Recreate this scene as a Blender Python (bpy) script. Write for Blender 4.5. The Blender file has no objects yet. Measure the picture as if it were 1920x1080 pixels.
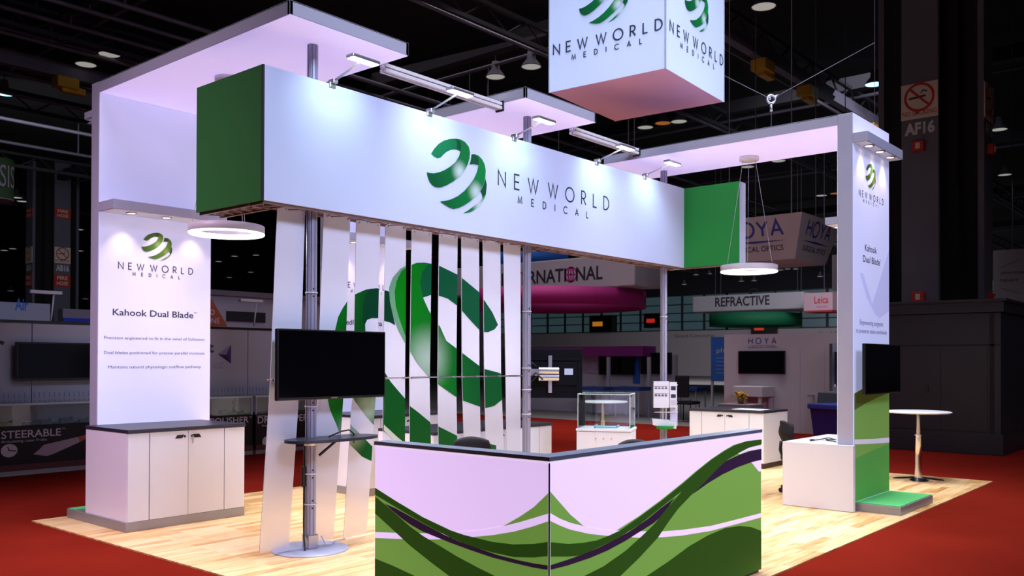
import bpy, bmesh, math, random
from mathutils import Vector, Matrix
from mathutils.geometry import tessellate_polygon

PI = math.pi
R = math.radians
scene = bpy.context.scene
col = scene.collection
random.seed(11)

# ------------------------------------------------------------------ camera
CAM = (-3.4549, -2.6718, 1.502)
YAW, PITCH, ROLL, FPX, CY = R(40.3279), R(0.5362), R(0.179), 1677.57, 659.49
cd = bpy.data.cameras.new('camera')
cam = bpy.data.objects.new('camera', cd)
col.objects.link(cam)
fw = Vector((math.cos(YAW) * math.cos(PITCH), math.sin(YAW) * math.cos(PITCH), math.sin(PITCH)))
rt = Vector((math.sin(YAW), -math.cos(YAW), 0))
up = rt.cross(fw)
RT = rt * math.cos(ROLL) + up * math.sin(ROLL)
UP = -rt * math.sin(ROLL) + up * math.cos(ROLL)
M = Matrix((RT, UP, -fw)).transposed().to_4x4()
M.translation = Vector(CAM)
cam.matrix_world = M
cd.sensor_width = 36
cd.lens = FPX / 1920 * 36
cd.shift_y = (CY - 540) / 1920
cd.clip_end = 400
cd.dof.use_dof = True
cd.dof.focus_distance = 7.5
cd.dof.aperture_fstop = 4.0
scene.camera = cam

# ------------------------------------------------------------------ world, exposure
wd = bpy.data.worlds.new('hall_air')
scene.world = wd
wd.use_nodes = True
wd.node_tree.nodes['Background'].inputs[0].default_value = (0.55, 0.5, 0.75, 1)
wd.node_tree.nodes['Background'].inputs[1].default_value = 0.02
vs = scene.view_settings
vs.view_transform = 'Standard'
vs.look = 'None'
vs.gamma = 1
vs.use_curve_mapping = False
vs.exposure = 0.22
scene.cycles.use_denoising = True
scene.cycles.max_bounces = 8
scene.cycles.diffuse_bounces = 4
scene.cycles.sample_clamp_indirect = 6.0

# ------------------------------------------------------------------ hall ceiling lights, and added fill lamps with no fixtures
def aim(o, target):
    d = Vector(target) - o.location
    o.rotation_euler = d.to_track_quat('-Z', 'Y').to_euler()

def area(name, loc, target, sx, sy, watts, color, spread=180):
    l = bpy.data.lights.new(name, 'AREA')
    l.shape = 'RECTANGLE'; l.size = sx; l.size_y = sy
    l.energy = watts; l.color = color; l.spread = R(spread)
    o = bpy.data.objects.new(name, l); col.objects.link(o)
    o.location = loc; aim(o, target)
    return o

def spot(name, loc, target, watts, color, angle, blend=0.6, radius=0.03):
    l = bpy.data.lights.new(name, 'SPOT')
    l.energy = watts; l.color = color; l.spot_size = R(angle); l.spot_blend = blend
    l.shadow_soft_size = radius
    o = bpy.data.objects.new(name, l); col.objects.link(o)
    o.location = loc; aim(o, target)
    return o

COOL = (0.84, 0.84, 1.0)
area('front_fill_light', (1.0, -6.5, 8.0), (3.6, 3.0, 2.2), 5, 2, 192, (0.58, 0.66, 1.0), 84)  # added fill without a fixture, brightens the header and other front faces
area('side_fill_light', (-5.0, 4.6, 6.5), (0.3, 4.6, 0.7), 1.5, 2, 52, (1.0, 0.72, 1.0), 60)  # added pink fill for the left cabinet's side
area('top_fill_light', (4.0, 2.7, 9.2), (4.0, 2.7001, 0), 8.6, 5.5, 425, (0.94, 0.95, 1.0), 48)  # added overhead softbox fill for the floor and white surfaces
spot('cabinet_fill_spot', (4.5, 6.0, 9.0), (8.3, 3.2, 0.5), 2200, (0.95, 0.95, 1.0), 16, 0.8, 0.3)  # added spot that brightens the right cabinet's face
spot('cube_fill_spot', (0.5, -3.5, 9.5), (5.7, 3.0, 5.4), 2200, (0.7, 0.8, 1.0), 20, 0.5, 0.3)  # added spot that brightens the hanging cube
area('left_fill_light', (9, 27, 8.6), (13, 38, 4), 6, 4, 150, (0.9, 0.9, 1.0), 150)  # added fill for the far left column and its signs
area('far_hall_light', (55, 25, 10.0), (68, 28, 0), 26, 50, 5200, (0.95, 0.88, 1.0), 160)
area('mid_hall_light', (15, 13, 10.0), (16.5, 13.5, 0), 10, 16, 270, (0.95, 0.88, 1.0), 140)
area('right_fill_light', (22, 6, 8.4), (27, 9, 3.5), 6, 6, 300, (0.88, 0.88, 1.0), 120)  # added fill for the distant hanging signs
area('carpet_fill_light', (12.5, 8, 10.2), (12.5, 8.001, 0), 4, 9, 150, (1.0, 0.92, 0.95), 50)  # added fill for the carpet behind the booth
area('aisle_hall_light', (9, -5, 10.0), (9.5, -4.5, 0), 10, 8, 170, (1.0, 0.88, 0.92), 120)

# ------------------------------------------------------------------ traced printed graphics (metres on their own panels)
LOGO = {
  'R1b': [(-0.51, 0.204), (-0.458, 0.277), (-0.374, 0.36), (-0.275, 0.423), (-0.157, 0.469), (-0.036, 0.496), (0.033, 0.472), (0.06, 0.417), (0.048, 0.336), (-0.001, 0.348), (-0.071, 0.344), (-0.148, 0.321), (-0.224, 0.281), (-0.282, 0.232), (-0.333, 0.186), (-0.391, 0.167), (-0.449, 0.176)],
  'R1d': [(-0.036, 0.496), (0.033, 0.485), (0.063, 0.417), (0.048, 0.336), (-0.001, 0.348), (-0.026, 0.35), (-0.016, 0.427)],
  'R1f': [(-0.054, 0.493), (0.05, 0.5), (0.139, 0.481), (0.211, 0.432), (0.237, 0.363), (0.228, 0.277), (0.194, 0.185), (0.123, 0.088), (0.019, -0.015), (-0.102, -0.1), (-0.221, -0.165), (-0.339, -0.213), (-0.422, -0.223), (-0.487, -0.205), (-0.536, -0.167), (-0.569, -0.113), (-0.587, -0.049), (-0.536, -0.052), (-0.455, -0.043), (-0.356, -0.012), (-0.257, 0.033), (-0.156, 0.094), (-0.053, 0.173), (0.017, 0.263), (0.048, 0.336), (0.06, 0.417), (0.033, 0.466), (-0.011, 0.488)],
  'R2b': [(0.269, 0.336), (0.337, 0.351), (0.41, 0.339), (0.425, 0.286), (0.41, 0.208), (0.355, 0.211), (0.301, 0.208), (0.23, 0.19), (0.255, 0.256)],
  'R2f': [(0.328, 0.348), (0.41, 0.345), (0.483, 0.308), (0.539, 0.243), (0.562, 0.159), (0.55, 0.045), (0.513, -0.049), (0.449, -0.146), (0.358, -0.232), (0.249, -0.315), (0.126, -0.387), (0.02, -0.437), (-0.083, -0.466), (-0.169, -0.457), (-0.27, -0.429), (-0.346, -0.4), (-0.237, -0.376), (-0.118, -0.336), (0.002, -0.277), (0.124, -0.192), (0.231, -0.091), (0.321, 0.009), (0.383, 0.118), (0.41, 0.208), (0.42, 0.284), (0.391, 0.329)],
  'R3b': [(0.559, 0.046), (0.587, -0.037), (0.569, -0.165), (0.523, -0.259), (0.49, -0.251), (0.495, -0.213), (0.477, -0.173), (0.453, -0.15), (0.513, -0.061)],
  'R3f': [(0.574, -0.158), (0.523, -0.259), (0.45, -0.344), (0.34, -0.42), (0.233, -0.472), (0.1, -0.5), (0.197, -0.451), (0.304, -0.382), (0.413, -0.311), (0.49, -0.24)],
}
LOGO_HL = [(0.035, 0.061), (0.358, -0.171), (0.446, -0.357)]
BIG = {
  'front': [(1.983, 2.328), (1.914, 2.284), (1.857, 2.196), (1.833, 2.096), (1.846, 1.975), (1.884, 1.874), (1.942, 1.754), (2.0, 1.642), (2.105, 1.476), (2.266, 1.34), (2.369, 1.28), (2.63, 1.145), (2.703, 1.118), (2.958, 1.047), (3.028, 1.034), (3.153, 1.051), (3.273, 1.11), (3.322, 1.167), (3.297, 1.306), (3.24, 1.372), (3.01, 1.414), (2.941, 1.44), (2.705, 1.562), (2.478, 1.679), (2.393, 1.81), (2.301, 1.885), (2.242, 1.961), (2.175, 2.064), (2.141, 2.196), (2.167, 2.294), (2.24, 2.368), (2.186, 2.38), (2.094, 2.37)],
  'back': [(2.186, 2.38), (2.298, 2.378), (2.39, 2.366), (2.639, 2.301), (2.702, 2.27), (2.945, 2.148), (2.999, 2.086), (3.122, 1.969), (3.205, 1.851), (3.155, 1.805), (3.055, 1.773), (2.993, 1.774), (2.947, 1.783), (2.856, 1.845), (2.703, 1.956), (2.64, 2.004), (2.497, 2.072), (2.392, 2.09), (2.3, 2.1), (2.175, 2.064), (2.141, 2.196), (2.167, 2.294), (2.24, 2.368)],
  'pale': [(1.99, 2.347), (1.901, 2.302), (1.811, 2.216), (1.771, 2.129), (1.778, 2.006), (1.819, 1.876), (1.883, 1.754), (1.975, 1.632), (2.105, 1.476), (1.987, 1.694), (1.942, 1.766), (1.883, 1.87), (1.844, 2.001), (1.836, 2.106), (1.855, 2.2), (1.907, 2.272), (2.003, 2.329)],
  'left': [(1.184, 1.736), (1.217, 1.853), (1.269, 1.934), (1.324, 2.001), (1.403, 2.052), (1.511, 2.095), (1.631, 2.114), (1.74, 2.1), (1.771, 2.092), (1.778, 2.006), (1.819, 1.876), (1.844, 1.803), (1.779, 1.828), (1.736, 1.833), (1.645, 1.857), (1.573, 1.855), (1.524, 1.838), (1.503, 1.801), (1.506, 1.744), (1.539, 1.635), (1.617, 1.513), (1.711, 1.412), (1.769, 1.342), (1.791, 1.314), (1.869, 1.243), (1.965, 1.158), (2.026, 1.09), (2.134, 1.026), (2.234, 0.961), (2.282, 0.932), (2.384, 0.89), (2.632, 0.789), (2.727, 0.763), (2.869, 0.733), (3.187, 0.66), (3.189, 0.318), (2.236, 0.596), (1.973, 0.741), (1.717, 0.883), (1.62, 0.93), (1.514, 1.026), (1.386, 1.167), (1.283, 1.388), (1.21, 1.564)],
  'leftdark': [(1.506, 1.744), (1.503, 1.801), (1.524, 1.838), (1.573, 1.855), (1.645, 1.857), (1.736, 1.833), (1.779, 1.828), (1.844, 1.803), (1.819, 1.876), (1.778, 2.006), (1.771, 2.092), (1.74, 2.1), (1.631, 2.114), (1.548, 2.102), (1.502, 2.035), (1.479, 1.949), (1.48, 1.836)],
  'rim': [(1.146, 1.39), (1.115, 1.18), (1.139, 1.09), (1.192, 0.992), (1.242, 0.893), (1.366, 0.779), (1.475, 0.686), (1.61, 0.626), (1.848, 0.545), (1.848, 0.629), (1.616, 0.739), (1.526, 0.817), (1.451, 0.881), (1.37, 0.943), (1.285, 1.058), (1.273, 1.177), (1.256, 1.323)],
  'palelow': [(1.717, 0.943), (1.878, 0.822), (1.973, 0.76), (1.922, 0.744), (1.785, 0.837), (1.717, 0.892)],
}
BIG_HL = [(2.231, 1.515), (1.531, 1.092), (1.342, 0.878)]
CNT_L = {
  'G': [(1.429, 0.736), (1.246, 0.676), (1.013, 0.606), (0.794, 0.559), (0.688, 0.546), (0.586, 0.57), (0.414, 0.628), (0.296, 0.693), (0.204, 0.752), (0.102, 0.84), (0.099, 0.056), (1.423, -0.222)],
  'S': [(1.427, 0.469), (1.226, 0.49), (1.024, 0.514), (0.88, 0.531), (0.725, 0.56), (0.586, 0.585), (0.414, 0.628), (0.296, 0.664), (0.204, 0.696), (0.101, 0.732), (0.101, 0.694), (0.222, 0.648), (0.343, 0.608), (0.487, 0.572), (0.617, 0.546), (0.751, 0.519), (0.901, 0.495), (1.012, 0.48), (1.185, 0.46), (1.427, 0.434)],
  'D1': [(1.429, 0.736), (1.246, 0.676), (1.013, 0.606), (0.794, 0.559), (0.688, 0.547), (0.586, 0.542), (0.487, 0.537), (0.342, 0.543), (0.204, 0.564), (0.101, 0.589), (0.101, 0.517), (0.203, 0.495), (0.333, 0.478), (0.39, 0.479), (0.486, 0.481), (0.586, 0.488), (0.688, 0.5), (0.793, 0.519), (0.924, 0.55), (1.07, 0.589), (1.245, 0.64), (1.429, 0.694)],
  'D2': [(1.429, 0.686), (1.342, 0.646), (1.269, 0.613), (1.197, 0.577), (1.115, 0.538), (1.012, 0.5), (0.901, 0.468), (0.74, 0.421), (0.585, 0.384), (0.476, 0.361), (0.295, 0.315), (0.1, 0.271), (0.099, 0.125), (0.485, 0.202), (0.803, 0.305), (0.956, 0.363), (1.126, 0.433), (1.28, 0.51), (1.428, 0.583)],
  'D3': [(1.433, 0.313), (1.267, 0.293), (1.091, 0.264), (0.9, 0.221), (0.584, 0.103), (0.583, -0.119), (1.428, -0.305)],
  'P': [(1.342, 0.65), (1.245, 0.632), (1.127, 0.601), (0.99, 0.565), (0.858, 0.532), (0.73, 0.506), (0.586, 0.488), (0.438, 0.472), (0.295, 0.466), (0.203, 0.465), (0.101, 0.469), (0.101, 0.446), (0.203, 0.443), (0.342, 0.447), (0.486, 0.454), (0.637, 0.47), (0.793, 0.49), (0.901, 0.507), (1.012, 0.524), (1.104, 0.548), (1.197, 0.581), (1.293, 0.626)],
}
CNT_R = {
  'G': [(0.117, 0.84), (0.201, 0.772), (0.287, 0.702), (0.401, 0.629), (0.52, 0.591), (0.629, 0.544), (0.742, 0.564), (0.949, 0.608), (1.186, 0.671), (1.44, 0.747), (1.621, 0.806), (1.81, 0.862), (1.989, 0.905), (2.134, 0.933), (2.329, 0.946), (2.564, 0.943), (2.566, -0.458), (0.12, 0.111)],
  'W1': [(2.198, 0.872), (2.329, 0.899), (2.564, 0.902), (2.564, 0.875), (2.352, 0.876), (2.22, 0.863)],
  'W2': [(2.403, 0.794), (2.564, 0.797), (2.565, 0.714), (2.523, 0.718)],
  'S': [(0.117, 0.731), (0.201, 0.691), (0.287, 0.659), (0.401, 0.627), (0.587, 0.579), (0.742, 0.554), (1.011, 0.511), (1.203, 0.483), (1.441, 0.458), (1.811, 0.431), (2.221, 0.423), (2.565, 0.418), (2.565, 0.387), (2.221, 0.392), (1.811, 0.399), (1.441, 0.423), (1.187, 0.45), (0.949, 0.483), (0.629, 0.541), (0.453, 0.578), (0.287, 0.624), (0.201, 0.656), (0.117, 0.692)],
  'D1': [(0.118, 0.585), (0.263, 0.554), (0.388, 0.54), (0.52, 0.533), (0.629, 0.541), (0.742, 0.554), (0.949, 0.604), (1.186, 0.667), (1.44, 0.743), (1.621, 0.803), (1.81, 0.86), (1.989, 0.902), (2.134, 0.93), (2.329, 0.946), (2.564, 0.941), (2.564, 0.91), (2.351, 0.897), (2.198, 0.872), (2.03, 0.84), (1.869, 0.783), (1.714, 0.719), (1.548, 0.66), (1.423, 0.696), (1.269, 0.653), (1.105, 0.605), (0.949, 0.559), (0.727, 0.514), (0.52, 0.491), (0.376, 0.476), (0.263, 0.489), (0.118, 0.513)],
  'D2': [(1.548, 0.736), (1.423, 0.692), (1.337, 0.653), (1.236, 0.605), (1.105, 0.537), (0.949, 0.481), (0.8, 0.431), (0.588, 0.383), (0.402, 0.362), (0.119, 0.327), (0.12, 0.169), (0.521, 0.218), (0.75, 0.299), (0.95, 0.37), (1.154, 0.455), (1.269, 0.528), (1.388, 0.595), (1.548, 0.66), (1.639, 0.709)],
  'D3': [(2.565, 0.291), (2.397, 0.342), (2.221, 0.374), (2.01, 0.389), (1.772, 0.376), (1.53, 0.345), (1.27, 0.291), (1.027, 0.249), (0.801, 0.21), (0.801, 0.033), (2.566, -0.356)],
  'P': [(0.118, 0.469), (0.263, 0.473), (0.389, 0.478), (0.547, 0.491), (0.727, 0.514), (0.888, 0.543), (1.042, 0.58), (1.186, 0.624), (1.354, 0.669), (1.269, 0.618), (1.203, 0.58), (1.105, 0.546), (0.949, 0.516), (0.8, 0.487), (0.629, 0.462), (0.454, 0.448), (0.263, 0.443), (0.119, 0.446)],
  'P2': [(1.593, 0.678), (1.733, 0.745), (1.869, 0.797), (2.01, 0.834), (2.22, 0.861), (2.396, 0.874), (2.564, 0.875), (2.564, 0.797), (2.403, 0.794), (2.198, 0.779), (1.969, 0.75), (1.772, 0.713), (1.575, 0.666)],
}
RW = {
  'G': [(5.591, 1.178), (5.961, 1.246), (6.319, 1.293), (6.724, 1.338), (6.72, -0.1), (5.59, 0.039)],
  'B': [(5.591, 1.178), (5.961, 1.246), (6.319, 1.293), (6.724, 1.338), (6.724, 1.163), (6.259, 1.115), (5.916, 1.068), (5.591, 1.013)],
  'S': [(5.59, 0.719), (6.142, 0.689), (6.722, 0.667), (6.722, 0.614), (6.142, 0.638), (5.59, 0.67)],
  'D': [(5.59, 0.526), (6.084, 0.564), (6.722, 0.608), (6.72, -0.1), (5.59, 0.039)],
}

# ------------------------------------------------------------------ materials
def lin(c):
    return tuple(((x / 255) / 12.92 if x / 255 <= 0.04045 else ((x / 255 + 0.055) / 1.055) ** 2.4) for x in c)

MATS = {}
def mat(name, rgb=(200, 200, 200), rough=0.5, metal=0.0, emit=0.0, emit_rgb=None, noise=0.0, scale=30.0, bump=0.0, spec=0.5, coat=0.0):
    """principled material; rgb is the thing's own colour in sRGB; noise varies it a little with a procedural texture"""
    if name in MATS:
        return MATS[name]
    m = bpy.data.materials.new(name); m.use_nodes = True
    nt = m.node_tree; b = nt.nodes['Principled BSDF']
    c = lin(rgb)
    b.inputs['Base Color'].default_value = (*c, 1)
    b.inputs['Roughness'].default_value = rough
    b.inputs['Metallic'].default_value = metal
    b.inputs['Specular IOR Level'].default_value = spec
    b.inputs['Coat Weight'].default_value = coat
    if emit:
        b.inputs['Emission Color'].default_value = (*lin(emit_rgb or rgb), 1)
        b.inputs['Emission Strength'].default_value = emit
    tc = nt.nodes.new('ShaderNodeTexCoord')
    nz = nt.nodes.new('ShaderNodeTexNoise')
    nz.inputs['Scale'].default_value = scale; nz.inputs['Detail'].default_value = 4
    nt.links.new(tc.outputs['Object'], nz.inputs['Vector'])
    if noise:
        mx = nt.nodes.new('ShaderNodeMix'); mx.data_type = 'RGBA'
        mx.inputs[6].default_value = (*[x * (1 - noise) for x in c], 1)
        mx.inputs[7].default_value = (*[min(1, x * (1 + noise)) for x in c], 1)
        nt.links.new(nz.outputs['Fac'], mx.inputs[0])
        nt.links.new(mx.outputs[2], b.inputs['Base Color'])
    else:
        mr = nt.nodes.new('ShaderNodeMapRange')
        mr.inputs[3].default_value = max(0.02, rough - 0.04); mr.inputs[4].default_value = min(1, rough + 0.04)
        nt.links.new(nz.outputs['Fac'], mr.inputs[0])
        nt.links.new(mr.outputs[0], b.inputs['Roughness'])
    if bump:
        bp = nt.nodes.new('ShaderNodeBump'); bp.inputs['Strength'].default_value = bump; bp.inputs['Distance'].default_value = 0.01
        nt.links.new(nz.outputs['Fac'], bp.inputs['Height'])
        nt.links.new(bp.outputs[0], b.inputs['Normal'])
    MATS[name] = m
    return m

def wood_mat():
    m = bpy.data.materials.new('maple_planks'); m.use_nodes = True
    nt = m.node_tree; b = nt.nodes['Principled BSDF']; N = nt.nodes.new; L = nt.links.new
    tc = N('ShaderNodeTexCoord')
    br = N('ShaderNodeTexBrick'); br.offset = 0.37; br.offset_frequency = 2; br.squash = 1
    br.inputs['Scale'].default_value = 1.0
    br.inputs['Brick Width'].default_value = 0.62; br.inputs['Row Height'].default_value = 0.085
    br.inputs['Mortar Size'].default_value = 0.0012; br.inputs['Mortar Smooth'].default_value = 0.2
    br.inputs['Bias'].default_value = 0.0
    br.inputs['Color1'].default_value = (0, 0, 0, 1); br.inputs['Color2'].default_value = (1, 1, 1, 1)
    br.inputs['Mortar'].default_value = (0.0, 0.0, 0.0, 1)
    L(tc.outputs['Object'], br.inputs['Vector'])
    mp = N('ShaderNodeMapping'); mp.inputs['Scale'].default_value = (1.3, 16, 1)
    L(tc.outputs['Object'], mp.inputs['Vector'])
    g = N('ShaderNodeTexNoise'); g.inputs['Scale'].default_value = 2.2; g.inputs['Detail'].default_value = 6; g.inputs['Distortion'].default_value = 0.8
    L(mp.outputs[0], g.inputs['Vector'])
    mix = N('ShaderNodeMath'); mix.operation = 'MULTIPLY_ADD'; mix.inputs[1].default_value = 0.42
    L(br.outputs['Color'], mix.inputs[0]); L(g.outputs['Fac'], mix.inputs[2])
    cr = N('ShaderNodeValToRGB')
    e = cr.color_ramp.elements
    e[0].position = 0.30; e[0].color = (*lin((168, 112, 60)), 1)
    e[1].position = 0.95; e[1].color = (*lin((238, 208, 158)), 1)
    k = e.new(0.5); k.color = (*lin((204, 152, 92)), 1)
    k = e.new(0.68); k.color = (*lin((224, 184, 126)), 1)
    L(mix.outputs[0], cr.inputs[0]); L(cr.outputs[0], b.inputs['Base Color'])
    b.inputs['Roughness'].default_value = 0.38
    return m

def carpet_mat(name, rgb):
    m = bpy.data.materials.new(name); m.use_nodes = True
    nt = m.node_tree; b = nt.nodes['Principled BSDF']; N = nt.nodes.new; L = nt.links.new
    tc = N('ShaderNodeTexCoord')
    n1 = N('ShaderNodeTexNoise'); n1.inputs['Scale'].default_value = 0.9; n1.inputs['Detail'].default_value = 5
    n2 = N('ShaderNodeTexNoise'); n2.inputs['Scale'].default_value = 220; n2.inputs['Detail'].default_value = 2
    L(tc.outputs['Object'], n1.inputs['Vector']); L(tc.outputs['Object'], n2.inputs['Vector'])
    ad = N('ShaderNodeMath'); ad.operation = 'ADD'; L(n1.outputs['Fac'], ad.inputs[0]); L(n2.outputs['Fac'], ad.inputs[1])
    mr = N('ShaderNodeMapRange'); mr.inputs[1].default_value = 0.7; mr.inputs[2].default_value = 1.3
    L(ad.outputs[0], mr.inputs[0])
    mx = N('ShaderNodeMix'); mx.data_type = 'RGBA'; c = lin(rgb)
    mx.inputs[6].default_value = (*[x * 0.82 for x in c], 1); mx.inputs[7].default_value = (*[x * 1.15 for x in c], 1)
    L(mr.outputs[0], mx.inputs[0]); L(mx.outputs[2], b.inputs['Base Color'])
    b.inputs['Roughness'].default_value = 0.95; b.inputs['Specular IOR Level'].default_value = 0.0
    b.inputs['Sheen Weight'].default_value = 0.0
    bp = N('ShaderNodeBump'); bp.inputs['Strength'].default_value = 0.25; bp.inputs['Distance'].default_value = 0.004
    L(n2.outputs['Fac'], bp.inputs['Height']); L(bp.outputs[0], b.inputs['Normal'])
    return m

def slat_mat():
    """acrylic strip printed white, the print thinning out to clear frosted plastic near the foot"""
    m = bpy.data.materials.new('frosted_acrylic'); m.use_nodes = True
    nt = m.node_tree; N = nt.nodes.new; L = nt.links.new
    b = nt.nodes['Principled BSDF']; out = nt.nodes['Material Output']
    b.inputs['Base Color'].default_value = (*lin((238, 240, 252)), 1); b.inputs['Roughness'].default_value = 0.3
    rf = N('ShaderNodeBsdfRefraction'); rf.inputs['Roughness'].default_value = 0.5; rf.inputs['IOR'].default_value = 1.3
    rf.inputs['Color'].default_value = (0.97, 0.97, 0.98, 1)
    tr = N('ShaderNodeBsdfTransparent'); tr.inputs['Color'].default_value = (0.96, 0.96, 0.98, 1)
    m1 = N('ShaderNodeMixShader'); m1.inputs[0].default_value = 0.25
    L(rf.outputs[0], m1.inputs[1]); L(tr.outputs[0], m1.inputs[2])
    tc = N('ShaderNodeTexCoord'); sx = N('ShaderNodeSeparateXYZ'); L(tc.outputs['Object'], sx.inputs[0])
    mr = N('ShaderNodeValToRGB'); e = mr.color_ramp.elements
    e[0].position = 0.0; e[0].color = (0.12,) * 3 + (1,)
    e[1].position = 0.62; e[1].color = (1, 1, 1, 1)
    for p, v in ((0.15, 0.22), (0.3, 0.36), (0.42, 0.56), (0.52, 0.84)):
        k = e.new(p); k.color = (v, v, v, 1)
    dv = N('ShaderNodeMath'); dv.operation = 'DIVIDE'; dv.inputs[1].default_value = 2.4
    L(sx.outputs[2], dv.inputs[0]); L(dv.outputs[0], mr.inputs[0])
    mx = N('ShaderNodeMixShader'); L(mr.outputs[0], mx.inputs[0]); L(m1.outputs[0], mx.inputs[1]); L(b.outputs[0], mx.inputs[2])
    L(mx.outputs[0], out.inputs[0])
    return m

def ink_mat(name, lo, hi, glints, span=1.0, glint_r=0.19, pale=(205, 225, 225), strength=0.9, rough=0.45):
    """printed green ribbon: colour runs along the print and fades to pale ink at fixed places of the artwork (UV = artwork coordinates)"""
    m = bpy.data.materials.new(name); m.use_nodes = True
    nt = m.node_tree; b = nt.nodes['Principled BSDF']; N = nt.nodes.new; L = nt.links.new
    uv = N('ShaderNodeUVMap'); sp = N('ShaderNodeSeparateXYZ'); L(uv.outputs[0], sp.inputs[0])
    mr = N('ShaderNodeMapRange'); mr.inputs[1].default_value = -0.45 * span; mr.inputs[2].default_value = 0.4 * span
    L(sp.outputs[0], mr.inputs[0])
    mx = N('ShaderNodeMix'); mx.data_type = 'RGBA'
    mx.inputs[6].default_value = (*lin(lo), 1); mx.inputs[7].default_value = (*lin(hi), 1)
    L(mr.outputs[0], mx.inputs[0]); cur = mx.outputs[2]
    for gx, gy in glints:
        vm = N('ShaderNodeVectorMath'); vm.operation = 'DISTANCE'; vm.inputs[1].default_value = (gx, gy, 0)
        L(uv.outputs[0], vm.inputs[0])
        g = N('ShaderNodeMapRange'); g.interpolation_type = 'SMOOTHSTEP'
        g.inputs[1].default_value = 0.0; g.inputs[2].default_value = glint_r; g.inputs[3].default_value = strength; g.inputs[4].default_value = 0
        L(vm.outputs['Value'], g.inputs[0])
        k = N('ShaderNodeMix'); k.data_type = 'RGBA'; k.inputs[7].default_value = (*lin(pale), 1)
        L(g.outputs[0], k.inputs[0]); L(cur, k.inputs[6]); cur = k.outputs[2]
    L(cur, b.inputs['Base Color']); b.inputs['Roughness'].default_value = rough; b.inputs['Specular IOR Level'].default_value = 0.15
    return m

def glass_mat():
    m = bpy.data.materials.new('clear_glass'); m.use_nodes = True
    nt = m.node_tree; N = nt.nodes.new; L = nt.links.new; out = nt.nodes['Material Output']
    nt.nodes.remove(nt.nodes['Principled BSDF'])
    tr = N('ShaderNodeBsdfTransparent'); tr.inputs[0].default_value = (0.93, 0.97, 0.96, 1)
    gl = N('ShaderNodeBsdfGlossy'); gl.inputs['Roughness'].default_value = 0.03
    fr = N('ShaderNodeFresnel'); fr.inputs[0].default_value = 1.45
    mx = N('ShaderNodeMixShader'); L(fr.outputs[0], mx.inputs[0]); L(tr.outputs[0], mx.inputs[1]); L(gl.outputs[0], mx.inputs[2])
    L(mx.outputs[0], out.inputs[0])
    return m

# ------------------------------------------------------------------ building tools
def at(px, py, ax, val):
    """the point of a world plane (ax = val) that the photograph shows at px, py"""
    d = fw + RT * ((px - 960) / FPX) - UP * ((py - CY) / FPX)
    i = 'XYZ'.index(ax)
    t = (val - CAM[i]) / d[i]
    return Vector(CAM) + d * t

class Frame:
    """a flat panel's own axes: u reads to the right, v up, n out of the panel"""
    def __init__(s, o, u, v=(0, 0, 1)):
        s.o = Vector(o); s.u = Vector(u).normalized(); s.v = Vector(v).normalized(); s.n = s.u.cross(s.v)
    def p(s, a, b, c=0.0):
        return s.o + s.u * a + s.v * b + s.n * c

def face_y(y, x=0, z=0): return Frame((x, y, z), (1, 0, 0))          # panel that faces -Y
def face_x(x, y=0, z=0): return Frame((x, y, z), (0, -1, 0))         # panel that faces -X

_CAP = {}
def text_polys(s, bold=0.0):
    cu = bpy.data.curves.new('t', 'FONT'); cu.body = s; cu.size = 1; cu.offset = bold; cu.resolution_u = 3; cu.fill_mode = 'FRONT' if hasattr(cu, 'fill_mode') else cu.fill_mode
    o = bpy.data.objects.new('t', cu); me = o.to_mesh()
    vs_ = [(v.co.x, v.co.y) for v in me.vertices]; fs = [tuple(p.vertices) for p in me.polygons]
    o.to_mesh_clear(); bpy.data.objects.remove(o); bpy.data.curves.remove(cu)
    return vs_, fs
def cap_height():
    if 'H' not in _CAP:
        v, f = text_polys('H'); _CAP['H'] = max(y for x, y in v)
    return _CAP['H']

GLYPH = {  # thin geometric capitals as strokes, (advance width, strokes)
    'N': (0.74, [[(0, 0), (0, 1), (0.74, 0), (0.74, 1)]]),
    'E': (0.52, [[(0.52, 1), (0, 1), (0, 0), (0.52, 0)], [(0, 0.5), (0.48, 0.5)]]),
    'W': (1.12, [[(0, 1), (0.30, 0), (0.56, 0.96), (0.82, 0), (1.12, 1)]]),
    'O': (1.04, [[(0.52 + 0.52 * math.sin(2 * PI * i / 28), 0.5 + 0.52 * math.cos(2 * PI * i / 28)) for i in range(29)]]),
    'R': (0.56, [[(0, 0), (0, 1), (0.24, 1)] + [(0.24 + 0.27 * math.sin(PI * i / 10), 0.73 + 0.27 * math.cos(PI * i / 10)) for i in range(1, 10)] + [(0.24, 0.46), (0, 0.46)], [(0.22, 0.46), (0.56, 0)]]),
    'L': (0.46, [[(0, 1), (0, 0), (0.46, 0)]]),
    'D': (0.70, [[(0, 0), (0, 1), (0.22, 1)] + [(0.22 + 0.48 * math.sin(PI * i / 14), 0.5 + 0.5 * math.cos(PI * i / 14)) for i in range(1, 14)] + [(0.22, 0), (0, 0)]]),
    'M': (0.92, [[(0, 0), (0.12, 1), (0.46, 0.1), (0.80, 1), (0.92, 0)]]),
    'I': (0.02, [[(0.01, 0), (0.01, 1)]]),
    'C': (0.80, [[(0.52 + 0.52 * math.cos(R(42 + 276 * i / 22)), 0.5 + 0.52 * math.sin(R(42 + 276 * i / 22))) for i in range(23)]]),
    'A': (0.80, [[(0, 0), (0.40, 1), (0.80, 0)], [(0.13, 0.34), (0.67, 0.34)]]),
    'H': (0.74, [[(0, 0), (0, 1)], [(0.74, 0), (0.74, 1)], [(0, 0.52), (0.74, 0.52)]]),
    'Y': (0.74, [[(0, 1), (0.37, 0.48), (0.74, 1)], [(0.37, 0.48), (0.37, 0)]]),
}

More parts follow.
